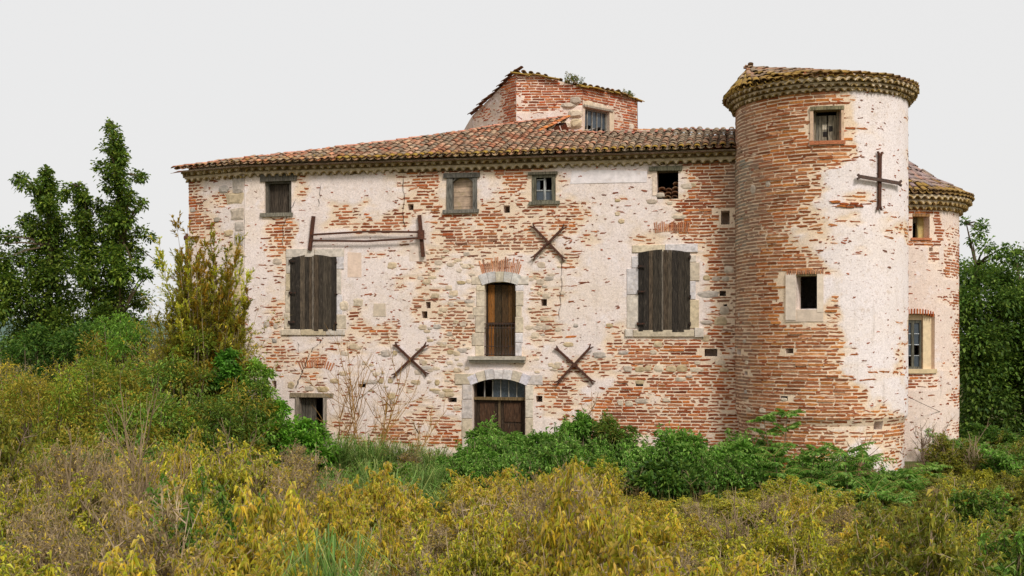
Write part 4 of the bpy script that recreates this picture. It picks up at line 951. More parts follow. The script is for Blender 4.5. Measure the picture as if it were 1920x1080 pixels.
# ================================================================== GROUND
def gz(x, y): return -.12 + .1 * nz(x * .15, y * .15, 9) - .25 * sstep(9, 15, x) * sstep(36, 24, y)
def axis(lo, hi, step, far):
    L = []; v = lo
    while v <= hi: L.append(v); v += step
    e = step; v = hi
    while v < far: e *= 1.6; v += e; L.append(v)
    e = step; v = lo; K = []
    while v > -far: e *= 1.6; v -= e; K.append(v)
    return K[::-1] + L
xs, ys = axis(-30, 30, 1.0, 3000), axis(4, 60, 1.0, 3000)
gm = MB()
for y in ys:
    for x in xs: gm.v.append((x, y, gz(x, y)))
n = len(xs)
for j in range(len(ys) - 1):
    for i in range(n - 1): gm.f.append([j * n + i, j * n + i + 1, (j + 1) * n + i + 1, (j + 1) * n + i]); gm.c.append(C(96, 86, 52))
M['ground'] = surf_mat('ground', 3, .4, 1.0, .05, (1, 1, 1), C(74, 84, 36), (.45, .6), .8, .8)
ground = gm.build('ground', M['ground'], smooth=True); ground['kind'] = 'structure'
hm = MB(); k = 60
for j in range(8):
    for i in range(k + 1):
        x = -900 + 1100 * i / k; t = j / 7; y = 560 + 260 * t; h = (17 + 8 * nz(x * .006, 2) + 4 * nz(x * .03, 5)) * math.sin(math.pi * min(1, t * .9 + .02)) * sstep(200, -60, x)
        hm.v.append((x, y, -2 + h))
for j in range(7):
    for i in range(k): hm.f.append([j * (k + 1) + i, j * (k + 1) + i + 1, (j + 1) * (k + 1) + i + 1, (j + 1) * (k + 1) + i]); hm.c.append(C(84, 104, 92))  # wooded green with bluish distance haze put into the colour
hill = hm.build('hill', M['ground_far'] if 'ground_far' in M else surf_mat('hazed_far_wood', .05, .4, 1, 0), smooth=True); hill['kind'] = 'structure'
# ================================================================== PLANTS
rv = random.Random(77); UP = Vector((0, 0, 1))
def rdir(r, up=0.0):
    while True:
        v = Vector((r.uniform(-1, 1), r.uniform(-1, 1), r.uniform(-1, 1)))
        if .05 < v.length < 1: break
    v.normalize(); v.z += up; return v.normalized()
def leaf(mb, p, d, L, Wd, col, droop=.2, r=rv):
    s = d.cross(UP)
    s = s.normalized() if s.length > .05 else Vector((1, 0, 0))
    s = (s + rdir(r) * .5).normalized() * (Wd / 2); m_ = p + d * (L * .5); m_.z += L * .06; t = p + d * L; t.z -= L * droop
    n = len(mb.v); mb.v += [tuple(p), tuple(m_ + s), tuple(t), tuple(m_ - s)]; mb.f += [[n, n + 1, n + 2], [n, n + 2, n + 3]]; mb.c += [col, col]
def pick(pal, r, lo=.7, hi=1.35):
    a, b = r.choice(pal), r.choice(pal); return mulc(mixc(a, b, r.random()), r.uniform(lo, hi))
DRY = [C(160, 140, 96), C(178, 156, 114), C(136, 118, 80), C(186, 164, 118)]
YEL = [C(218, 192, 62), C(232, 210, 104), C(204, 172, 50), C(214, 184, 98)]
YGR = [C(170, 174, 50), C(192, 188, 60), C(140, 156, 46), C(204, 190, 72)]
OLV = [C(126, 126, 42), C(146, 140, 48), C(104, 112, 38), C(160, 144, 50)]
GRN = [C(98, 144, 48), C(120, 164, 62), C(78, 120, 40), C(154, 184, 90)]
DGR = [C(72, 108, 38), C(58, 92, 32), C(92, 124, 46), C(112, 138, 52)]
LGR = [C(104, 160, 40), C(130, 180, 60), C(84, 138, 34), C(150, 190, 76)]
BARK = [C(154, 134, 108), C(176, 154, 126), C(130, 112, 90)]
def curve(p, d, L, n, r, wob=.12, grav=0.0):
    pts = [Vector(p)]; d = Vector(d).normalized()
    for i in range(n):
        d = (d + rdir(r) * wob + UP * grav).normalized(); pts.append(pts[-1] + d * (L / n))
    return pts
def weed(r, h, nst, rad, pal, nl=9, lL=.09, lW=.022, barkpal=BARK, droop=.5, dens=1.0, twig=.3, basal=None):
    S, Lv = MB(), MB()
    for i in range(nst):
        a = r.uniform(0, 6.283); q = rad * math.sqrt(r.random()) * .6; p = Vector((q * math.cos(a), q * math.sin(a), 0)); hh = h * r.uniform(.55, 1.05)
        d = Vector((math.cos(a) * .35 * r.random(), math.sin(a) * .35 * r.random(), 1)); pts = curve(p, d, hh, 5, r, .1); bc = pick(barkpal, r); S.tube(pts, .008 + .004 * r.random(), .003, 3, bc)
        for t in range(max(2, int(7 * dens))):
            f = r.uniform(.28, 1); k = min(4, int(f * 5)); b = pts[k] + (pts[k + 1] - pts[k]) * (f * 5 - k); td = rdir(r, .7); tl = twig * r.uniform(.4, 1.1) * (1.15 - .5 * f)
            tp = curve(b, td, tl, 2, r, .25); S.tube(tp, .004, .002, 3, bc)
            for l in range(int(nl * r.uniform(.3, 1.1))):
                g = r.random(); b2 = tp[0] + (tp[-1] - tp[0]) * g; ld = rdir(r, -.1); leaf(Lv, b2, ld, lL * r.uniform(.6, 1.3), lW * r.uniform(.7, 1.3), pick(pal, r), droop, r)
        if basal:
            for l in range(10):
                f = r.uniform(.05, .6); k = min(4, int(f * 5)); leaf(Lv, pts[k] + rdir(r) * .1, rdir(r, .3), .12, .035, pick(basal, r), .3, r)
    return Lv, S
def bush(r, rx, ry, h, pal, ncl, nl, lL=.11, lW=.05, droop=.25, lift=.1, topfrac=.25, loose=.32, acc=None, accp=.0):
    S, Lv = MB(), MB(); cs = []
    for i in range(ncl):
        a = r.uniform(0, 6.283); el = math.asin(r.uniform(-.75, 1)); k = r.uniform(.62, 1.0)
        c = Vector((rx * k * math.cos(el) * math.cos(a), ry * k * math.cos(el) * math.sin(a), h * .42 + h * .5 * k * math.sin(el))); cs.append(c)
        cr = loose * min(rx, ry, h * .5) * r.uniform(.6, 1.3); base = Vector((c.x * .15, c.y * .15, 0))
        mid = base.lerp(c, .5) + Vector((c.x * .15, c.y * .15, 0)); S.tube([base, mid, c], .025, .008, 4, pick(BARK, r, .5, .9)); pl_ = acc if acc and r.random() < accp else pal; tone = r.uniform(.8, 1.15)
        for l in range(nl):
            o = rdir(r, .15); p = c + Vector((o.x, o.y, o.z * .8)) * cr * (r.random() ** .45); d = (o + rdir(r) * .7 + Vector((c.x / rx, c.y / ry, .3)) * .4).normalized()
            leaf(Lv, p, d, lL * r.uniform(.6, 1.25), lW * r.uniform(.7, 1.25), mulc(pick(pl_, r), tone), droop, r)
    for i in range(int(ncl * .5)):                              # leafy shoots that break the outline
        c = r.choice(cs); sh = curve(c, (Vector((c.x / rx, c.y / ry, 1.2)) + rdir(r) * .4), r.uniform(.25, .6) * min(1, h * .5), 4, r, .15); S.tube(sh, .008, .004, 3, pick(BARK, r, .6, 1)); tone = r.uniform(.9, 1.25)
        for l in range(16):
            g = r.random() * 3.99; j = int(g); leaf(Lv, sh[j].lerp(sh[j + 1], g - j), rdir(r, .25), lL * r.uniform(.6, 1.2), lW * r.uniform(.7, 1.1), mulc(pick(pal, r), tone), droop, r)
    return Lv, S
def shrubby(r, h, rad, nst, pal, nl=12, lL=.065, lW=.026, bark=None, droop=.4, sub1=7, sub2=5, basal=None, up=.45):
    S, Lv = MB(), MB(); bark = bark or BARK
    def lf(p, tone): leaf(Lv, p, rdir(r, .05), lL * r.uniform(.6, 1.3), lW * r.uniform(.7, 1.3), mulc(pick(pal, r), tone), droop, r)
    for i in range(nst):
        a = r.uniform(0, 6.283); k = math.sqrt(r.random()); d = Vector((math.cos(a) * k * rad / h * .9, math.sin(a) * k * rad / h * .9, 1)); hh = h * r.uniform(.6, 1.0) * (1 - .25 * k)
        pts = curve((d.x * .15, d.y * .15, 0), d, hh, 6, r, .13); bc = pick(bark, r, .7, 1.2); S.tube(pts, .014, .005, 4, bc); tone = r.uniform(.8, 1.2)
        for j in range(sub1):
            f = r.uniform(.18, .98); q = min(5, int(f * 6)); p0 = pts[q].lerp(pts[q + 1], f * 6 - q); d1 = (rdir(r, up) + (pts[q + 1] - pts[q]).normalized() * .5).normalized(); t1 = curve(p0, d1, h * .3 * r.uniform(.5, 1.1) * (1.2 - .6 * f), 4, r, .2, .05); S.tube(t1, .006, .003, 3, bc)
            for m_ in range(sub2):
                g = r.uniform(.2, .99) * 4; e = min(3, int(g)); p1 = t1[e].lerp(t1[e + 1], g - e); d2 = (rdir(r, up) + d1 * .6).normalized(); t2 = curve(p1, d2, h * .12 * r.uniform(.5, 1.2), 2, r, .2); S.tube(t2, .003, .0015, 3, bc)
                for l in range(int(nl * r.uniform(.4, 1.2))):
                    g2 = r.random() * 1.99; e2 = int(g2); lf(t2[e2].lerp(t2[e2 + 1], g2 - e2), tone)
        if basal:
            for l in range(22): leaf(Lv, pts[r.randint(0, 3)] + rdir(r) * .2, rdir(r, .3), lL * 1.3, lW * 1.3, pick(basal, r, .6, 1.1), .3, r)
    return Lv, S
def frond(Lv, S, p, d, L, r, pal, np_=9, lL=.15, lW=.035, sag=.35):
    pts = [Vector(p)]; dd = Vector(d).normalized()
    for i in range(5): dd = (dd - UP * sag * .2 * (i + 1) * .5).normalized(); pts.append(pts[-1] + dd * L / 5)
    S.tube(pts, .007, .003, 3, C(140, 130, 70))
    for i in range(np_):
        f = .15 + .85 * i / np_; k = min(4, int(f * 5)); b = pts[k].lerp(pts[k + 1], f * 5 - k); ax = (pts[k + 1] - pts[k]).normalized(); s = ax.cross(UP).normalized()
        for sg in (-1, 1): leaf(Lv, b, (s * sg + ax * .5 - UP * .25).normalized(), lL * (1.15 - .6 * f) * r.uniform(.8, 1.1), lW, pick(pal, r, .8, 1.2), .3, r)
def ailanthus(r, h, stems, spread, pal=GRN, L=.7, lL=.16, lW=.04):
    S, Lv = MB(), MB()
    for i in range(stems):
        a = r.uniform(0, 6.283); q = spread * r.random(); p = Vector((q * math.cos(a) * .4, q * math.sin(a) * .4, 0)); hh = h * (1 if i == 0 else r.uniform(.45, .95))
        pts = curve(p, Vector((math.cos(a) * q * .4, math.sin(a) * q * .4, 1)), hh, 6, r, .06); S.tube(pts, .022, .009, 5, C(140, 122, 96))
        for lev, nfr in ((6, 9), (5, 7), (4, 6), (3, 5)):
            for k in range(nfr):
                b = r.uniform(0, 6.283); frond(Lv, S, pts[lev], Vector((math.cos(b), math.sin(b), r.uniform(.15, .9) if lev > 4 else .2)), L * r.uniform(.6, 1.1), r, pal, 9, lL, lW)
    return Lv, S
def grassy(r, h, rad, nb, pal, W_=.014):
    Lv = MB()
    for i in range(nb):
        a = r.uniform(0, 6.283); q = rad * math.sqrt(r.random()); p = Vector((q * math.cos(a), q * math.sin(a), 0)); b = r.uniform(0, 6.283); o = Vector((math.cos(b), math.sin(b), 0)); hh = h * r.uniform(.6, 1.1); s = o.cross(UP) * W_ / 2; c = pick(pal, r)
        P = [p, p + UP * hh * .55 + o * hh * .12, p + UP * hh * .85 + o * hh * .36, p + UP * hh * .74 + o * hh * .66]; n = len(Lv.v)
        for j, t in enumerate(P[:3]): Lv.v += [tuple(t - s * (1 - .2 * j)), tuple(t + s * (1 - .2 * j))]
        Lv.v.append(tuple(P[3])); Lv.f += [[n, n + 1, n + 3, n + 2], [n + 2, n + 3, n + 5, n + 4], [n + 4, n + 5, n + 6]]; Lv.c += [c] * 3
    return Lv, None
def bare(r, h, lean, nmain=4, sub=6, col=C(140, 106, 62), lv=None):
    S, Lv = MB(), MB()
    def br(p, d, L, rad, dep):
        pts = curve(p, d, L, 5, r, .16, .06); S.tube(pts, rad, rad * .45, 4, mulc(col, r.uniform(.8, 1.15)))
        if dep == 0: return
        for k in range(sub if dep == 2 else 4):
            f = r.uniform(.3, .98); i = min(4, int(f * 5)); dd = ((pts[i + 1] - pts[i]).normalized() + rdir(r, .35) * .9).normalized(); br(pts[i], dd, L * r.uniform(.3, .55), rad * .5, dep - 1)
    for i in range(nmain):
        a = r.uniform(-1, 1); br(Vector((r.uniform(-.1, .1), r.uniform(-.1, .1), 0)), Vector((a * .5 + lean, r.uniform(-.2, .2), 1)), h * r.uniform(.55, 1), .022, 2)
    return Lv, S
def tamarisk(r, h, w, n=46):
    S, Lv = MB(), MB()
    for i in range(n):
        a = r.uniform(0, 6.283); tilt = r.random() ** .7 * w / h; hh = h * (1 - .55 * (tilt * h / w) ** 2) * r.uniform(.75, 1.02); d = Vector((math.cos(a) * tilt, math.sin(a) * tilt * .7, 1)); pts = curve((0, 0, 0), d, hh, 8, r, .06); S.tube(pts, .03, .004, 4, pick(BARK, r, .6, .9))
        pal = OLV if r.random() < .6 else (YGR if r.random() < .5 else [C(150, 118, 30), C(170, 134, 40), C(120, 112, 36)])
        for k in range(40):
            f = r.uniform(.22, 1); q = min(7, int(f * 8)); b = pts[q].lerp(pts[q + 1], f * 8 - q); td = ((pts[q + 1] - pts[q]).normalized() * 1.0 + rdir(r, .2) * .8).normalized(); tl = r.uniform(.25, .6) * (1.2 - .6 * f); tp = curve(b, td, tl, 3, r, .12, .1); S.tube(tp, .004, .002, 3, C(120, 100, 60))
            for l in range(22):
                g = r.random() * 2.99; j = int(g); leaf(Lv, tp[j].lerp(tp[j + 1], g - j), (td + rdir(r) * .7).normalized(), r.uniform(.07, .14), .038, pick(pal, r, 1.0, 1.7), .0, r)
    return Lv, S
def plant(name, label, cat, lv, st, loc, rz=0, sc=1.0, group=None, lname='foliage', sname='stems'):
    o = tag(empty(name, loc, rz), label, cat, group); o.scale = (sc, sc, sc) if isinstance(sc, (int, float)) else sc
    if lv and lv.f: lv.build(lname, M['leaf'], o, kind='stuff')
    if st and st.f: st.build(sname, M['bark'], o)
    return o
def copy_plant(src, loc, rz, sc, label=None):
    o = src.copy(); COL.objects.link(o); o.location = loc; o.rotation_euler = (0, 0, rz); o.scale = sc
    if label: o['label'] = label
    for ch in src.children:
        c = ch.copy(); COL.objects.link(c); c.parent = o
    return o
def gpos(px, Y): x = (px - 960) / FPX * Y; return Vector((x, Y, gz(x, Y)))
def zat(py, Y): return EYE + (HOR - py) / FPX * Y
def pxm(w, Y): return w / FPX * Y
# --- named shrubs along the wall, each with its own look
BUSHES = [
 # px, top row, depth, half width px, palette, leaf L, W, label, name
 (232, 558, 31.5, 78, [C(96, 140, 44), C(118, 158, 56), C(84, 124, 40)], .09, .035, 'soft light green shrub between the ivy tree and the tall olive shrub', 'leafy_shrub'),
 (432, 618, 28.2, 40, [C(70, 120, 34), C(52, 92, 26), C(96, 150, 50)], .1, .07, 'dense ivy bush climbing in front of the left corner stones', 'ivy_bush'),
 (150, 655, 30.5, 90, OLV, .07, .02, 'broad olive yellow shrub under the ivy trees', 'olive_shrub'),
 (30, 640, 29.5, 80, OLV, .07, .02, 'feathery olive shrub at the foot of the shorter ivy tree', 'olive_shrub'),
 (320, 632, 28.2, 112, [C(96, 132, 48), C(80, 114, 42), C(124, 148, 58)], .09, .04, 'wide mid green shrub below the tall olive shrub', 'leafy_shrub'),
 (195, 662, 27.2, 110, [C(112, 138, 46), C(92, 120, 40), C(144, 148, 54)], .09, .035, 'loose green shrub left of the wide mid green shrub', 'leafy_shrub'),
 (70, 668, 26.6, 120, [C(110, 146, 44), C(128, 154, 52), C(152, 150, 54)], .09, .03, 'tall grassy green shrub below the olive shrubs', 'leafy_shrub'),
 (466, 676, 28.0, 62, [C(92, 128, 48), C(78, 110, 42), C(122, 142, 56)], .09, .035, 'dull green shrub under the ivy bush', 'leafy_shrub'),
 (572, 785, 28.4, 56, LGR, .1, .055, 'bright green bush hiding the low window', 'bright_bush'),
 (508, 745, 28.2, 62, LGR, .1, .05, 'tall bright green bush left of the low window', 'bright_bush'),
 (400, 715, 26.8, 95, [C(92, 124, 46), C(76, 108, 38), C(118, 138, 52)], .09, .035, 'dark leafy shrub left of the bright green bushes', 'leafy_shrub'),
 (930, 795, 28.0, 66, GRN, .11, .05, 'glossy green bush growing across the lower half of the door', 'green_bush'),
 (1020, 812, 27.4, 76, GRN, .11, .05, 'green bush right of the door', 'green_bush'),
 (885, 838, 26.4, 60, GRN, .1, .045, 'green bush at the foot of the left door jamb', 'green_bush'),
 (1085, 768, 27.6, 56, GRN, .12, .045, 'tall leafy bush between the door and the right shuttered window', 'green_bush'),
 (1152, 776, 27.3, 44, [C(86, 120, 40), C(104, 134, 52), C(132, 128, 56)], .1, .04, 'thin half bare bush below the right shuttered window', 'green_bush'),
 (1275, 800, 26.0, 80, GRN, .12, .055, 'big dark green bush in front of the brick wall beside the tower', 'green_bush'),
 (1365, 815, 25.6, 66, GRN, .11, .05, 'dark green bush at the foot of the tower joint', 'green_bush'),
 (1260, 862, 24.0, 84, DGR, .11, .055, 'deep green bush in front of the big dark green bush', 'green_bush'),
 (1425, 838, 25.6, 46, GRN, .11, .04, 'small green bush at the tower foot', 'green_bush'),
 (1855, 868, 26.0, 74, [C(150, 150, 40), C(128, 132, 36), C(170, 160, 50)], .09, .04, 'tall yellow green bush at the foot of the dark tree', 'yellow_bush'),
 (1748, 925, 23.0, 66, OLV, .09, .035, 'olive bush right of the tower foot', 'olive_bush'),
 (1905, 945, 21.0, 80, [C(134, 132, 40), C(116, 118, 36), C(150, 140, 44)], .09, .04, 'broad olive green bush below the tall yellow green bush', 'olive_bush'),
 (1815, 985, 18.5, 80, OLV, .08, .035, 'round olive bush with rusty tips', 'olive_bush'),
 (1835, 795, 37.0, 70, DGR, .12, .06, 'dark undergrowth bush under the large tree beside the rear tower', 'green_bush'),
 (1915, 800, 35.0, 80, DGR, .12, .06, 'dark undergrowth bush right under the large tree', 'green_bush'),
 (1800, 850, 30.0, 50, [C(96, 126, 44), C(120, 142, 54)], .1, .045, 'loose green bush at the right edge of the rear tower', 'green_bush'),
 (1680, 905, 26.0, 60, GRN, .1, .04, 'low green bush between the two towers', 'green_bush'),
 (1180, 845, 25.6, 60, GRN, .1, .045, 'low green bush linking the bushes below the right shuttered window', 'green_bush'),
 (960, 855, 25.6, 80, GRN, .1, .045, 'spreading green bush before the door bush', 'green_bush'),
 (1090, 850, 25.2, 70, [C(90, 136, 44), C(112, 148, 52), C(150, 160, 60)], .1, .04, 'yellowing green bush before the tall leafy bush', 'green_bush'),
 (280, 722, 26.0, 105, [C(92, 134, 46), C(112, 148, 54), C(140, 146, 54)], .09, .035, 'mixed green and yellow shrub before the wide mid green shrub', 'leafy_shrub'),
 (292, 560, 32.5, 46, [C(150, 134, 60), C(166, 120, 60), C(128, 128, 50)], .08, .03, 'sparse reddish olive shrub left of the rusty corner pipe', 'olive_shrub'),
 (365, 585, 29.0, 66, [C(112, 140, 46), C(132, 150, 54), C(92, 120, 40)], .08, .03, 'green shrub rising under the tall feathery shrub', 'leafy_shrub'),
 (150, 800, 23.5, 110, [C(110, 138, 46), C(132, 148, 54), C(156, 146, 56)], .08, .03, 'low yellowing green shrub before the grassy green shrub', 'leafy_shrub'),
 (478, 648, 28.8, 40, [C(104, 148, 48), C(126, 164, 60)], .09, .045, 'bright green shrub at the right foot of the tall feathery shrub', 'leafy_shrub'),
 (335, 520, 30.4, 56, OLV + YGR[:1], .075, .024, 'dense olive shrub left half hidden behind the tall feathery shrub', 'olive_shrub'),
 (425, 520, 30.0, 50, OLV + YGR[:1], .075, .024, 'dense olive shrub against the quoin stones', 'olive_shrub'),
 (60, 585, 35.5, 100, DGR, .11, .06, 'dark bush round the trunk of the shorter ivy tree', 'green_bush'),
 (170, 570, 35.0, 90, DGR, .11, .06, 'dark bush round the trunk of the tall ivy spire', 'green_bush'),
 (1690, 985, 19.5, 60, OLV, .08, .035, 'low rusty olive bush beside the yellow green thicket', 'olive_bush'),
]
for i, (px, top, Y, hw, pal, lL, lW, label, name) in enumerate(BUSHES):
    r = random.Random(100 + i); g = gpos(px, Y); h = zat(top, Y) - g.z; w = pxm(hw, Y); nc = int(26 + 14 * w * h / 1.5); nc = min(nc, 90)
    fine = lL < .085
    acc = {'olive_bush': ([C(156, 100, 40), C(170, 116, 44)], .2), 'leafy_shrub': (OLV, .25), 'olive_shrub': (YEL, .2)}.get(name, (None, 0))
    lv, st = bush(r, w, w * .8, h, pal, nc, 150, lL * 1.25, lW * 1.25, loose=.34 if 'shrub' not in name else .38, acc=acc[0], accp=acc[1])
    if name in ('leafy_shrub', 'ivy_bush'): lv.c = [mulc((q[0] * 1.12, q[1], q[2]), 1.28) for q in lv.c]
    if name in ('olive_bush', 'yellow_bush', 'olive_shrub'):
        lv, st = shrubby(r, h, w * 1.15, 26, pal + (acc[0][:1] if acc[0] else []), 13, lL * .95, lW * 1.05, sub1=10, sub2=5, basal=DGR)
        if name == 'olive_shrub': lv.c = [mulc(q, 1.25) for q in lv.c]
    plant(name, label, 'bush', lv, st, g)
# --- the tall feathery olive shrub at the house corner
g = gpos(385, 29.6); lv, st = tamarisk(random.Random(5), zat(425, 29.6) - g.z, pxm(140, 29.6), 140); plant('tamarisk', 'tall feathery olive yellow shrub in front of the house corner', 'shrub', lv, st, g)
# --- young trees of heaven round the tower foot
for i, (px, top, Y, stems, L, label) in enumerate([(1600, 838, 24.4, 3, .75, 'tree of heaven sapling with long leaves before the plastered tower side'), (1488, 775, 25.3, 1, .45, 'slim sapling with two leaf tufts against the broken tower foot'), (1436, 765, 25.6, 1, .4, 'slim sapling with one leaf tuft beside the tower joint'),
        (1480, 835, 24.6, 3, .55, 'bushy long leaved sapling under the broken tower foot'), (1690, 885, 24.8, 3, .6, 'spreading long leaved sapling at the right foot of the tower'), (1745, 868, 27.5, 2, .5, 'pale long leaved sapling in front of the rear tower'), (1545, 905, 23.0, 3, .6, 'low long leaved sapling in front of the tower foot'),
        (1640, 915, 23.0, 3, .7, 'dark long leaved sapling beside the olive bush')]):
    g = gpos(px, Y); lv, st = ailanthus(random.Random(300 + i), zat(top, Y) - g.z - .12, stems, .9, GRN if i not in (5,) else [C(120, 160, 64), C(146, 178, 84)], L); plant('tree_of_heaven', label, 'sapling', lv, st, g, sname='stem')
# --- bare saplings
for i, (px, top, Y, lean, nm, label, c) in enumerate([(690, 655, 29.4, -.05, 6, 'bare orange brown sapling against the wall right of the low window', C(156, 118, 64)), (630, 680, 29.2, .05, 3, 'bare twiggy sapling in front of the low window', C(140, 104, 62)), (775, 745, 29.4, .2, 2, 'small bare sapling leaning towards the door', C(156, 120, 70)),
        (1608, 815, 25.8, .25, 3, 'bare twiggy sapling before the pale tower side', C(140, 110, 80)), (1745, 790, 28.5, 0, 3, 'thin bare sapling before the rear tower', C(134, 112, 92)), (1798, 800, 28.0, .1, 3, 'thin bare sapling at the right edge of the rear tower', C(150, 130, 104)), (1120, 750, 28.0, .05, 3, 'bare reddish twigs rising out of the bush right of the door', C(140, 100, 62))]):
    g = gpos(px, Y); lv, st = bare(random.Random(400 + i), zat(top, Y) - g.z, lean, nm, 6, c); plant('bare_sapling', label, 'sapling', lv, st, g, sname='branches')
# --- trees
def clump_tree(name, label, Y, trunks, clumps, pal, lL, lW, seed, dens=380, depth=.9, ivy=0):
    r = random.Random(seed); base = gpos(trunks[0][0][0], Y); Lv, S = MB(), MB()
    P = lambda px, py, dy=0: Vector(((px - 960) / FPX * Y, Y + dy, zat(py, Y))) - base
    for tr_ in trunks:
        pts = [P(*p[:2]) for p in tr_]; pts[0].z = -.2; S.tube(pts, tr_[0][2] * .6, .02, 7, C(92, 78, 60))
        if ivy:
            for l in range(ivy):
                f = r.uniform(.0, .999) ** .8 * (len(pts) - 1); k = int(f); q = pts[k].lerp(pts[k + 1], f - k); o = rdir(r, 0); R0 = .5 * (1 - f / len(pts)) ** .8 + .06
                leaf(Lv, q + Vector((o.x, o.y, o.z * .5)) * R0 * r.uniform(.4, 1.1), (o + rdir(r) * .6).normalized(), lL * r.uniform(.6, 1.3), lW * r.uniform(.7, 1.3), pick(pal, r), .25, r)
    for (px, py, rp) in clumps:
        rr = pxm(rp, Y); c = P(px, py, r.uniform(-1, 1) * depth); tone = r.uniform(.75, 1.2)
        tr_ = min(trunks, key=lambda t: min(abs(q[0] - px) + abs(q[1] - py) * .3 for q in t)); q = min(tr_, key=lambda q: abs(q[0] - px) + abs(q[1] - py - 25)); S.tube([P(q[0], q[1]), (P(q[0], q[1]) + c) / 2 + Vector((0, 0, .1)), c], .05, .012, 4, C(92, 78, 60))
        for l in range(int(16 + rr * rr * dens)):
            o = rdir(r, .1); p = c + Vector((o.x, o.y, o.z * .85)) * rr * r.random() ** .4 * (r.uniform(.65, 1.15) if r.random() < .85 else r.uniform(1.1, 1.9)); leaf(Lv, p, (o + rdir(r) * .8).normalized(), lL * r.uniform(.6, 1.3), lW * r.uniform(.7, 1.3), mulc(pick(pal, r), tone), .25, r)
    o = tag(empty(name, base), label, 'tree'); Lv.build('crown', M['leaf'], o, kind='stuff'); S.build('trunk', M['bark'], o); return o
IVY = [C(98, 126, 42), C(78, 106, 36), C(122, 144, 50), C(142, 156, 56), C(62, 88, 30)]
clump_tree('ivy_tree', 'tall ivy covered tree spire beside the manor house', 38.0, [[(222, 860, .3), (224, 600), (228, 450), (222, 330), (212, 235)], [(205, 800, .16), (180, 560), (160, 440), (148, 350)]],
  [(210, 234, 6), (217, 247, 8), (222, 262, 10), (226, 280, 13), (215, 284, 11), (235, 296, 12), (222, 304, 18), (200, 318, 14), (246, 326, 13), (225, 330, 20), (215, 350, 17), (238, 352, 16), (232, 375, 18), (255, 372, 12), (266, 382, 9), (262, 330, 9), (225, 398, 20), (195, 398, 20), (182, 385, 14), (240, 415, 22), (264, 390, 9), (268, 378, 6), (268, 440, 9), (258, 432, 12), (215, 425, 24), (200, 445, 22), (232, 450, 22), (190, 470, 24), (225, 480, 26), (250, 475, 16), (205, 505, 28), (238, 515, 24), (178, 520, 26), (215, 545, 34), (182, 560, 34), (245, 560, 24), (205, 600, 40), (170, 610, 40), (240, 615, 30), (200, 650, 40), (160, 660, 40), (275, 515, 10), (284, 490, 9), (286, 515, 10), (262, 500, 12),
   (137, 346, 8), (146, 358, 10), (134, 372, 12), (152, 380, 15), (165, 372, 11), (176, 398, 12), (148, 402, 14), (162, 415, 17), (150, 432, 14), (168, 440, 18), (155, 460, 22), (172, 480, 24), (150, 500, 24)], IVY, .13, .095, 51, dens=2600, ivy=2600)
clump_tree('ivy_tree', 'shorter ivy covered tree left of the tall ivy spire', 38.6, [[(90, 870, .28), (92, 600), (95, 460), (88, 380), (86, 315)]],
  [(86, 316, 6), (87, 332, 9), (92, 346, 12), (78, 352, 13), (98, 362, 12), (66, 358, 14), (52, 350, 10), (82, 372, 18), (26, 328, 9), (14, 332, 7), (36, 330, 7), (97, 388, 16), (70, 384, 15), (90, 408, 20), (112, 388, 12), (118, 402, 11), (106, 420, 18), (78, 430, 20), (46, 410, 15), (30, 412, 14), (56, 432, 16), (92, 452, 26), (118, 446, 18), (62, 456, 22), (30, 446, 16), (14, 446, 14), (6, 464, 12), (45, 480, 26), (85, 486, 30), (118, 480, 24), (20, 492, 24), (62, 512, 32), (100, 520, 34), (30, 530, 32), (70, 555, 40), (115, 560, 38), (25, 575, 38), (80, 600, 44), (35, 615, 40), (125, 610, 40), (90, 645, 40), (40, 655, 36), (-10, 520, 34), (-15, 580, 40)], IVY, .13, .095, 52, dens=2600, ivy=2600)
rc = []; r = random.Random(61)
for i in range(240):
    y = r.uniform(470, 900); x = r.uniform(1775 + (18 if y < 520 else 0), 2080)
    if y < 505 + 38 * nz(x * .021, 4.2) + 20 * nz(x * .06, 1.1): continue
    rc.append((x, y, r.uniform(22, 44)))
rc += [(1808, 415, 8), (1815, 428, 11), (1806, 442, 12), (1822, 450, 10), (1812, 468, 14), (1830, 480, 14), (1850, 470, 9), (1846, 488, 14), (1870, 478, 14), (1890, 484, 18), (1905, 470, 15), (1915, 485, 18), (1826, 500, 22), (1860, 505, 24), (1898, 515, 26)]
clump_tree('broadleaf_tree', 'large dark green tree behind the rear tower', 45.0, [[(1930, 900, .4), (1925, 700), (1915, 560), (1905, 480)], [(1850, 860, .25), (1845, 650), (1830, 500), (1812, 420)]], rc, [C(84, 116, 42), C(64, 94, 34), C(108, 138, 54), C(132, 156, 64)], .17, .11, 62, dens=900, depth=2.0)
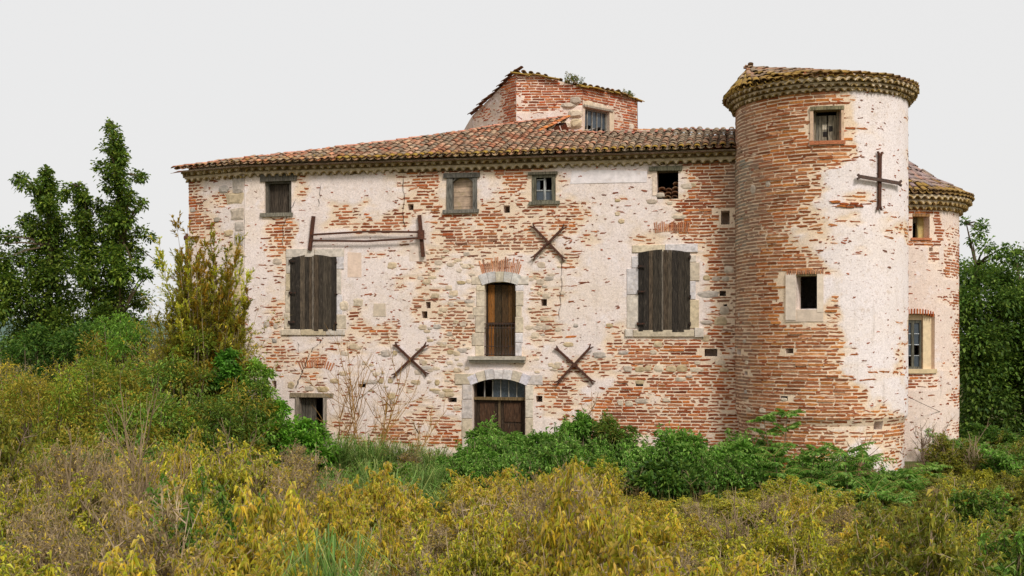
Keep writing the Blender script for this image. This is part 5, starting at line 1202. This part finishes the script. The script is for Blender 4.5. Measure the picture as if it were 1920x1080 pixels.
# --- foreground thicket: a few kinds, many plants
PROTO = {}
def proto(key, name, label, cat, group, lvst):
    for i, (lv, st) in enumerate(lvst):
        o = plant(name, label, cat, lv, st, (0, 0, 0), group=group); PROTO.setdefault(key, []).append([o, False])
R = lambda s: random.Random(s)
proto('olv', 'olive_green_shrub', '', 'shrub', 'olive green shrubs of the meadow', [shrubby(random.Random(61 + i), 1.7, .85, 13, OLV + [C(134, 142, 48), C(116, 128, 44)], 15, .07, .032, sub1=9, sub2=6, basal=[C(84, 104, 40)]) for i in range(2)])
proto('bar', 'bare_bush', '', 'shrub', 'bare grey twigs in the meadow', [bare(random.Random(81 + i), 1.7, 0, 7, 6, C(138, 118, 90)) for i in range(3)])
GB = [C(84, 112, 42), C(104, 126, 50), C(70, 98, 36)]
proto('dry', 'dry_shrub', '', 'shrub', 'dry twiggy shrubs of the meadow', [shrubby(R(1 + i), 1.55, .8, 14, DRY + YEL[:1] + OLV[:1], 4, .06, .02, sub1=9, sub2=7, basal=GB) for i in range(3)])
proto('yel', 'yellow_shrub', '', 'shrub', 'yellow leaved shrubs of the meadow', [shrubby(R(11 + i), 1.6, .8, 10, YEL + YGR[:2] + YGR[:1], 13, .066, .021, droop=.75, sub1=9, sub2=6, basal=GB) for i in range(3)])
proto('ygr', 'yellow_green_shrub', '', 'shrub', 'yellow green shrubs of the meadow', [shrubby(R(21 + i), 1.55, .8, 11, YGR + YGR[:2] + YEL[:1] + OLV[:1], 14, .062, .028, sub1=9, sub2=5, basal=GB) for i in range(3)])
proto('grs', 'grass_clump', '', 'grass', 'grass clumps of the meadow', [grassy(R(31 + i), 1.2, .3, 190, [C(104, 140, 56), C(134, 164, 84), C(84, 120, 44), C(154, 160, 90)], .022) for i in range(2)])
proto('grn', 'low_green_shrub', '', 'shrub', 'low green shrubs of the meadow', [shrubby(R(41 + i), 1.5, .8, 11, [C(92, 134, 46), C(112, 150, 56), C(138, 152, 58)], 13, .075, .036, sub1=9, sub2=5, basal=DGR) for i in range(3)])
proto('wal', 'undergrowth_shrub', '', 'shrub', 'green undergrowth along the wall foot', [shrubby(R(51 + i), 1.6, .85, 12, GRN, 13, .095, .042, sub1=9, sub2=5, droop=.35, basal=DGR) for i in range(3)])
LOOK = {'bar': 'bare grey twiggy bush', 'olv': 'bushy olive green shrub', 'wal': 'leafy green undergrowth', 'dry': 'dry twiggy grey brown shrub', 'yel': 'shrub with drooping yellow leaves', 'ygr': 'shrub with small yellow green leaves', 'grs': 'clump of long arching green grass', 'grn': 'loose leafy green shrub'}
def where(px, Y):
    s = 'below the ivy trees' if px < 230 else 'before the house corner' if px < 480 else 'before the low window' if px < 660 else 'between low window and door' if px < 850 else 'before the door' if px < 1010 else 'before the right shuttered window' if px < 1370 else 'before the tower with the cross' if px < 1660 else 'before the rear tower and dark tree'
    return s
def zone(px, Y, r):
    t = r.random()
    if px < 230: return 'grn' if t < .14 else ('dry' if t < .52 else ('ygr' if t < .74 else 'olv' if t < .9 else 'yel'))
    if px < 560: return 'yel' if t < .36 else ('dry' if t < .66 else ('ygr' if t < .8 else 'grn'))
    if px < 840: return ('grs' if t < .55 else ('dry' if t < .85 else 'grn')) if Y > 20 else ('dry' if t < .62 else ('yel' if t < .78 else 'grs' if t < .9 else 'ygr'))
    if px < 1230: return 'yel' if t < .46 else ('dry' if t < .8 else 'ygr')
    if px < 1660: return 'ygr' if t < .5 else ('yel' if t < .66 else 'dry' if t < .9 else 'grn')
    return 'olv' if t < .45 else ('grn' if t < .7 else 'ygr' if t < .9 else 'dry')
TOPS = [(0, 770), (150, 790), (280, 765), (420, 800), (560, 840), (700, 825), (800, 835), (850, 870), (960, 865), (1090, 825), (1180, 870), (1240, 945), (1400, 920), (1460, 875), (1560, 890), (1650, 960), (1720, 930), (1800, 890), (1920, 870)]
def spawn(key, p, rz, sc, lab):
    ent = min(PROTO[key], key=lambda e: (e[1], rf_.random()))
    if not ent[1]: ent[1] = True; o = ent[0]; o.location = p; o.rotation_euler = (0, 0, rz); o.scale = sc; o['label'] = lab
    else: copy_plant(rf_.choice(PROTO[key])[0], p, rz, sc, lab)
rf_ = random.Random(98)
for px in range(850, 1730, 38):                                 # unbroken green band at the wall foot
    for Y, dy in ((26.6, 0), (25.0, 30)):
        q = px + rf_.uniform(-15, 15); top = pw([(840, 835), (950, 810), (1080, 785), (1180, 815), (1300, 808), (1420, 820), (1500, 850), (1600, 855), (1700, 880)], q) + dy + rf_.uniform(-20, 25); g = gpos(q, Y + rf_.uniform(-.4, .4)); s_ = (zat(top, g.y) - g.z) / 1.6
        spawn('wal', g, rf_.uniform(0, 6.28), (rf_.uniform(.7, 1), rf_.uniform(.7, 1), s_), LOOK['wal'] + ' at the wall foot ' + where(q, Y))
for px in range(590, 868, 17):                                  # tall grass and scrub against the pale wall base
    q = px + rf_.uniform(-8, 8); g = gpos(q, rf_.uniform(27.6, 29.4)); key = 'grs' if rf_.random() < .7 else 'dry'; s_ = (zat(rf_.uniform(812, 856), g.y) - g.z) / (1.1 if key == 'grs' else 1.6)
    spawn(key, g, rf_.uniform(0, 6.28), (.9, .9, s_), LOOK[key] + ' at the wall foot ' + where(q, 0))
for i in range(22):                                             # scrub under the dark tree
    q = rf_.uniform(1775, 1990); g = gpos(q, rf_.uniform(27.5, 36)); s_ = (zat(rf_.uniform(800, 870), g.y) - g.z) / 1.6
    k_ = rf_.choice(('wal', 'grn', 'olv')); spawn(k_, g, rf_.uniform(0, 6.28), (1.1, 1.1, max(.5, s_)), LOOK[k_].replace('low ', '') + ' right under the large dark tree')
rf_ = random.Random(99); Y = 27.2; cnt = {}
while Y > 10.4:
    half = .48 * Y + .4; x = -half + rf_.uniform(0, .8)
    while x < half:
        yy = Y + rf_.uniform(-.5, .5); px = 960 + FPX * x / yy; key = zone(px, yy, rf_)
        lim = 25.0 if px < 500 else (29.6 if px < 850 else 25.2)
        if px > 1650: lim = 27.0
        if yy < lim and not any(abs(px - q[0]) < q[3] * .8 and abs(yy - q[2]) < 1.0 for q in BUSHES):
            rx = rf_.uniform(.75, 1.2); top = pw(TOPS, px) + rf_.uniform(-35, 30)
            hmax = (EYE - (top - HOR) / FPX * yy) / 1.6
            zs_ = max(.35, min(1.7, hmax * (rf_.uniform(.88, 1.05) if rf_.random() < .3 else rf_.uniform(.45, .88))))
            if zs_ > 1.1: rx *= 1.15
            lab = ('stunted ' if zs_ < .5 else 'tall ' if zs_ > .95 else '') + LOOK[key] + ' ' + where(px, yy)
            spawn(key, (x, yy, gz(x, yy) - .03), rf_.uniform(0, 6.28), (rx, rx, zs_), lab)
        x += rf_.uniform(.8, 1.2)
    Y -= .9
for i in range(11):                                             # leafless twigs standing over the thicket
    q = rf_.uniform(0, 1640); g = gpos(q, rf_.uniform(15, 24)); s_ = (EYE - (pw(TOPS, q) + rf_.uniform(10, 60) - HOR) / FPX * g.y) / 1.6
    spawn('bar', g, rf_.uniform(0, 6.28), (1, 1, max(.5, min(1.6, s_))), LOOK['bar'] + ' in the thicket ' + where(q, 0))
# --- loose grass between the shrubs
gr = MB(); r = random.Random(8)
for i in range(16000):
    Y = r.uniform(9, 30); x = r.uniform(-.5, .5) * Y; p = Vector((x, Y, gz(x, Y))); b = r.uniform(0, 6.28); o = Vector((math.cos(b), math.sin(b), 0)); h = r.uniform(.25, .7); s = o.cross(UP) * .012; c = pick([C(112, 120, 52), C(140, 130, 70), C(92, 106, 42), C(164, 140, 86)], r)
    gr.add([p - s, p + s, p + UP * h + o * h * .3], [(0, 1, 2)], c)
tag(gr.build('meadow_grass', M['leaf'], kind='stuff'), 'short wild grass on the ground between the shrubs', 'grass')
# --- weeds rooted on the turret wall head and tower eave
for i, (px, py, Y, n, h, label) in enumerate([(1075, 152, 37.0, 60, .35, 'weeds growing on the wall head of the roof turret'), (1175, 178, 38.4, 30, .25, 'small weeds on the right end of the roof turret')]):
    lv, st = weed(random.Random(70 + i), h, 14, .5, OLV + DGR, 6, .07, .02, twig=.15); plant('wall_weed', label, 'weed', lv, st, Vector(((px - 960) / FPX * Y, Y, zat(py, Y) - .12)))
cb_ = MB(); pts = []
for t in range(13):
    f = t / 12; px = 1556 + (1776 - 1556) * f; py = 655 + (778 - 655) * f + 8 * math.sin(math.pi * f); Y = 27.7 + (34.5 - 27.7) * f; pts.append(((px - 960) / FPX * Y, Y, zat(py, Y)))
cb_.tube(pts, .009, .009, 4, C(110, 96, 88)); tag(cb_.build('cable', M['iron']), 'thin cable slung from the front tower to the rear tower', 'cable')
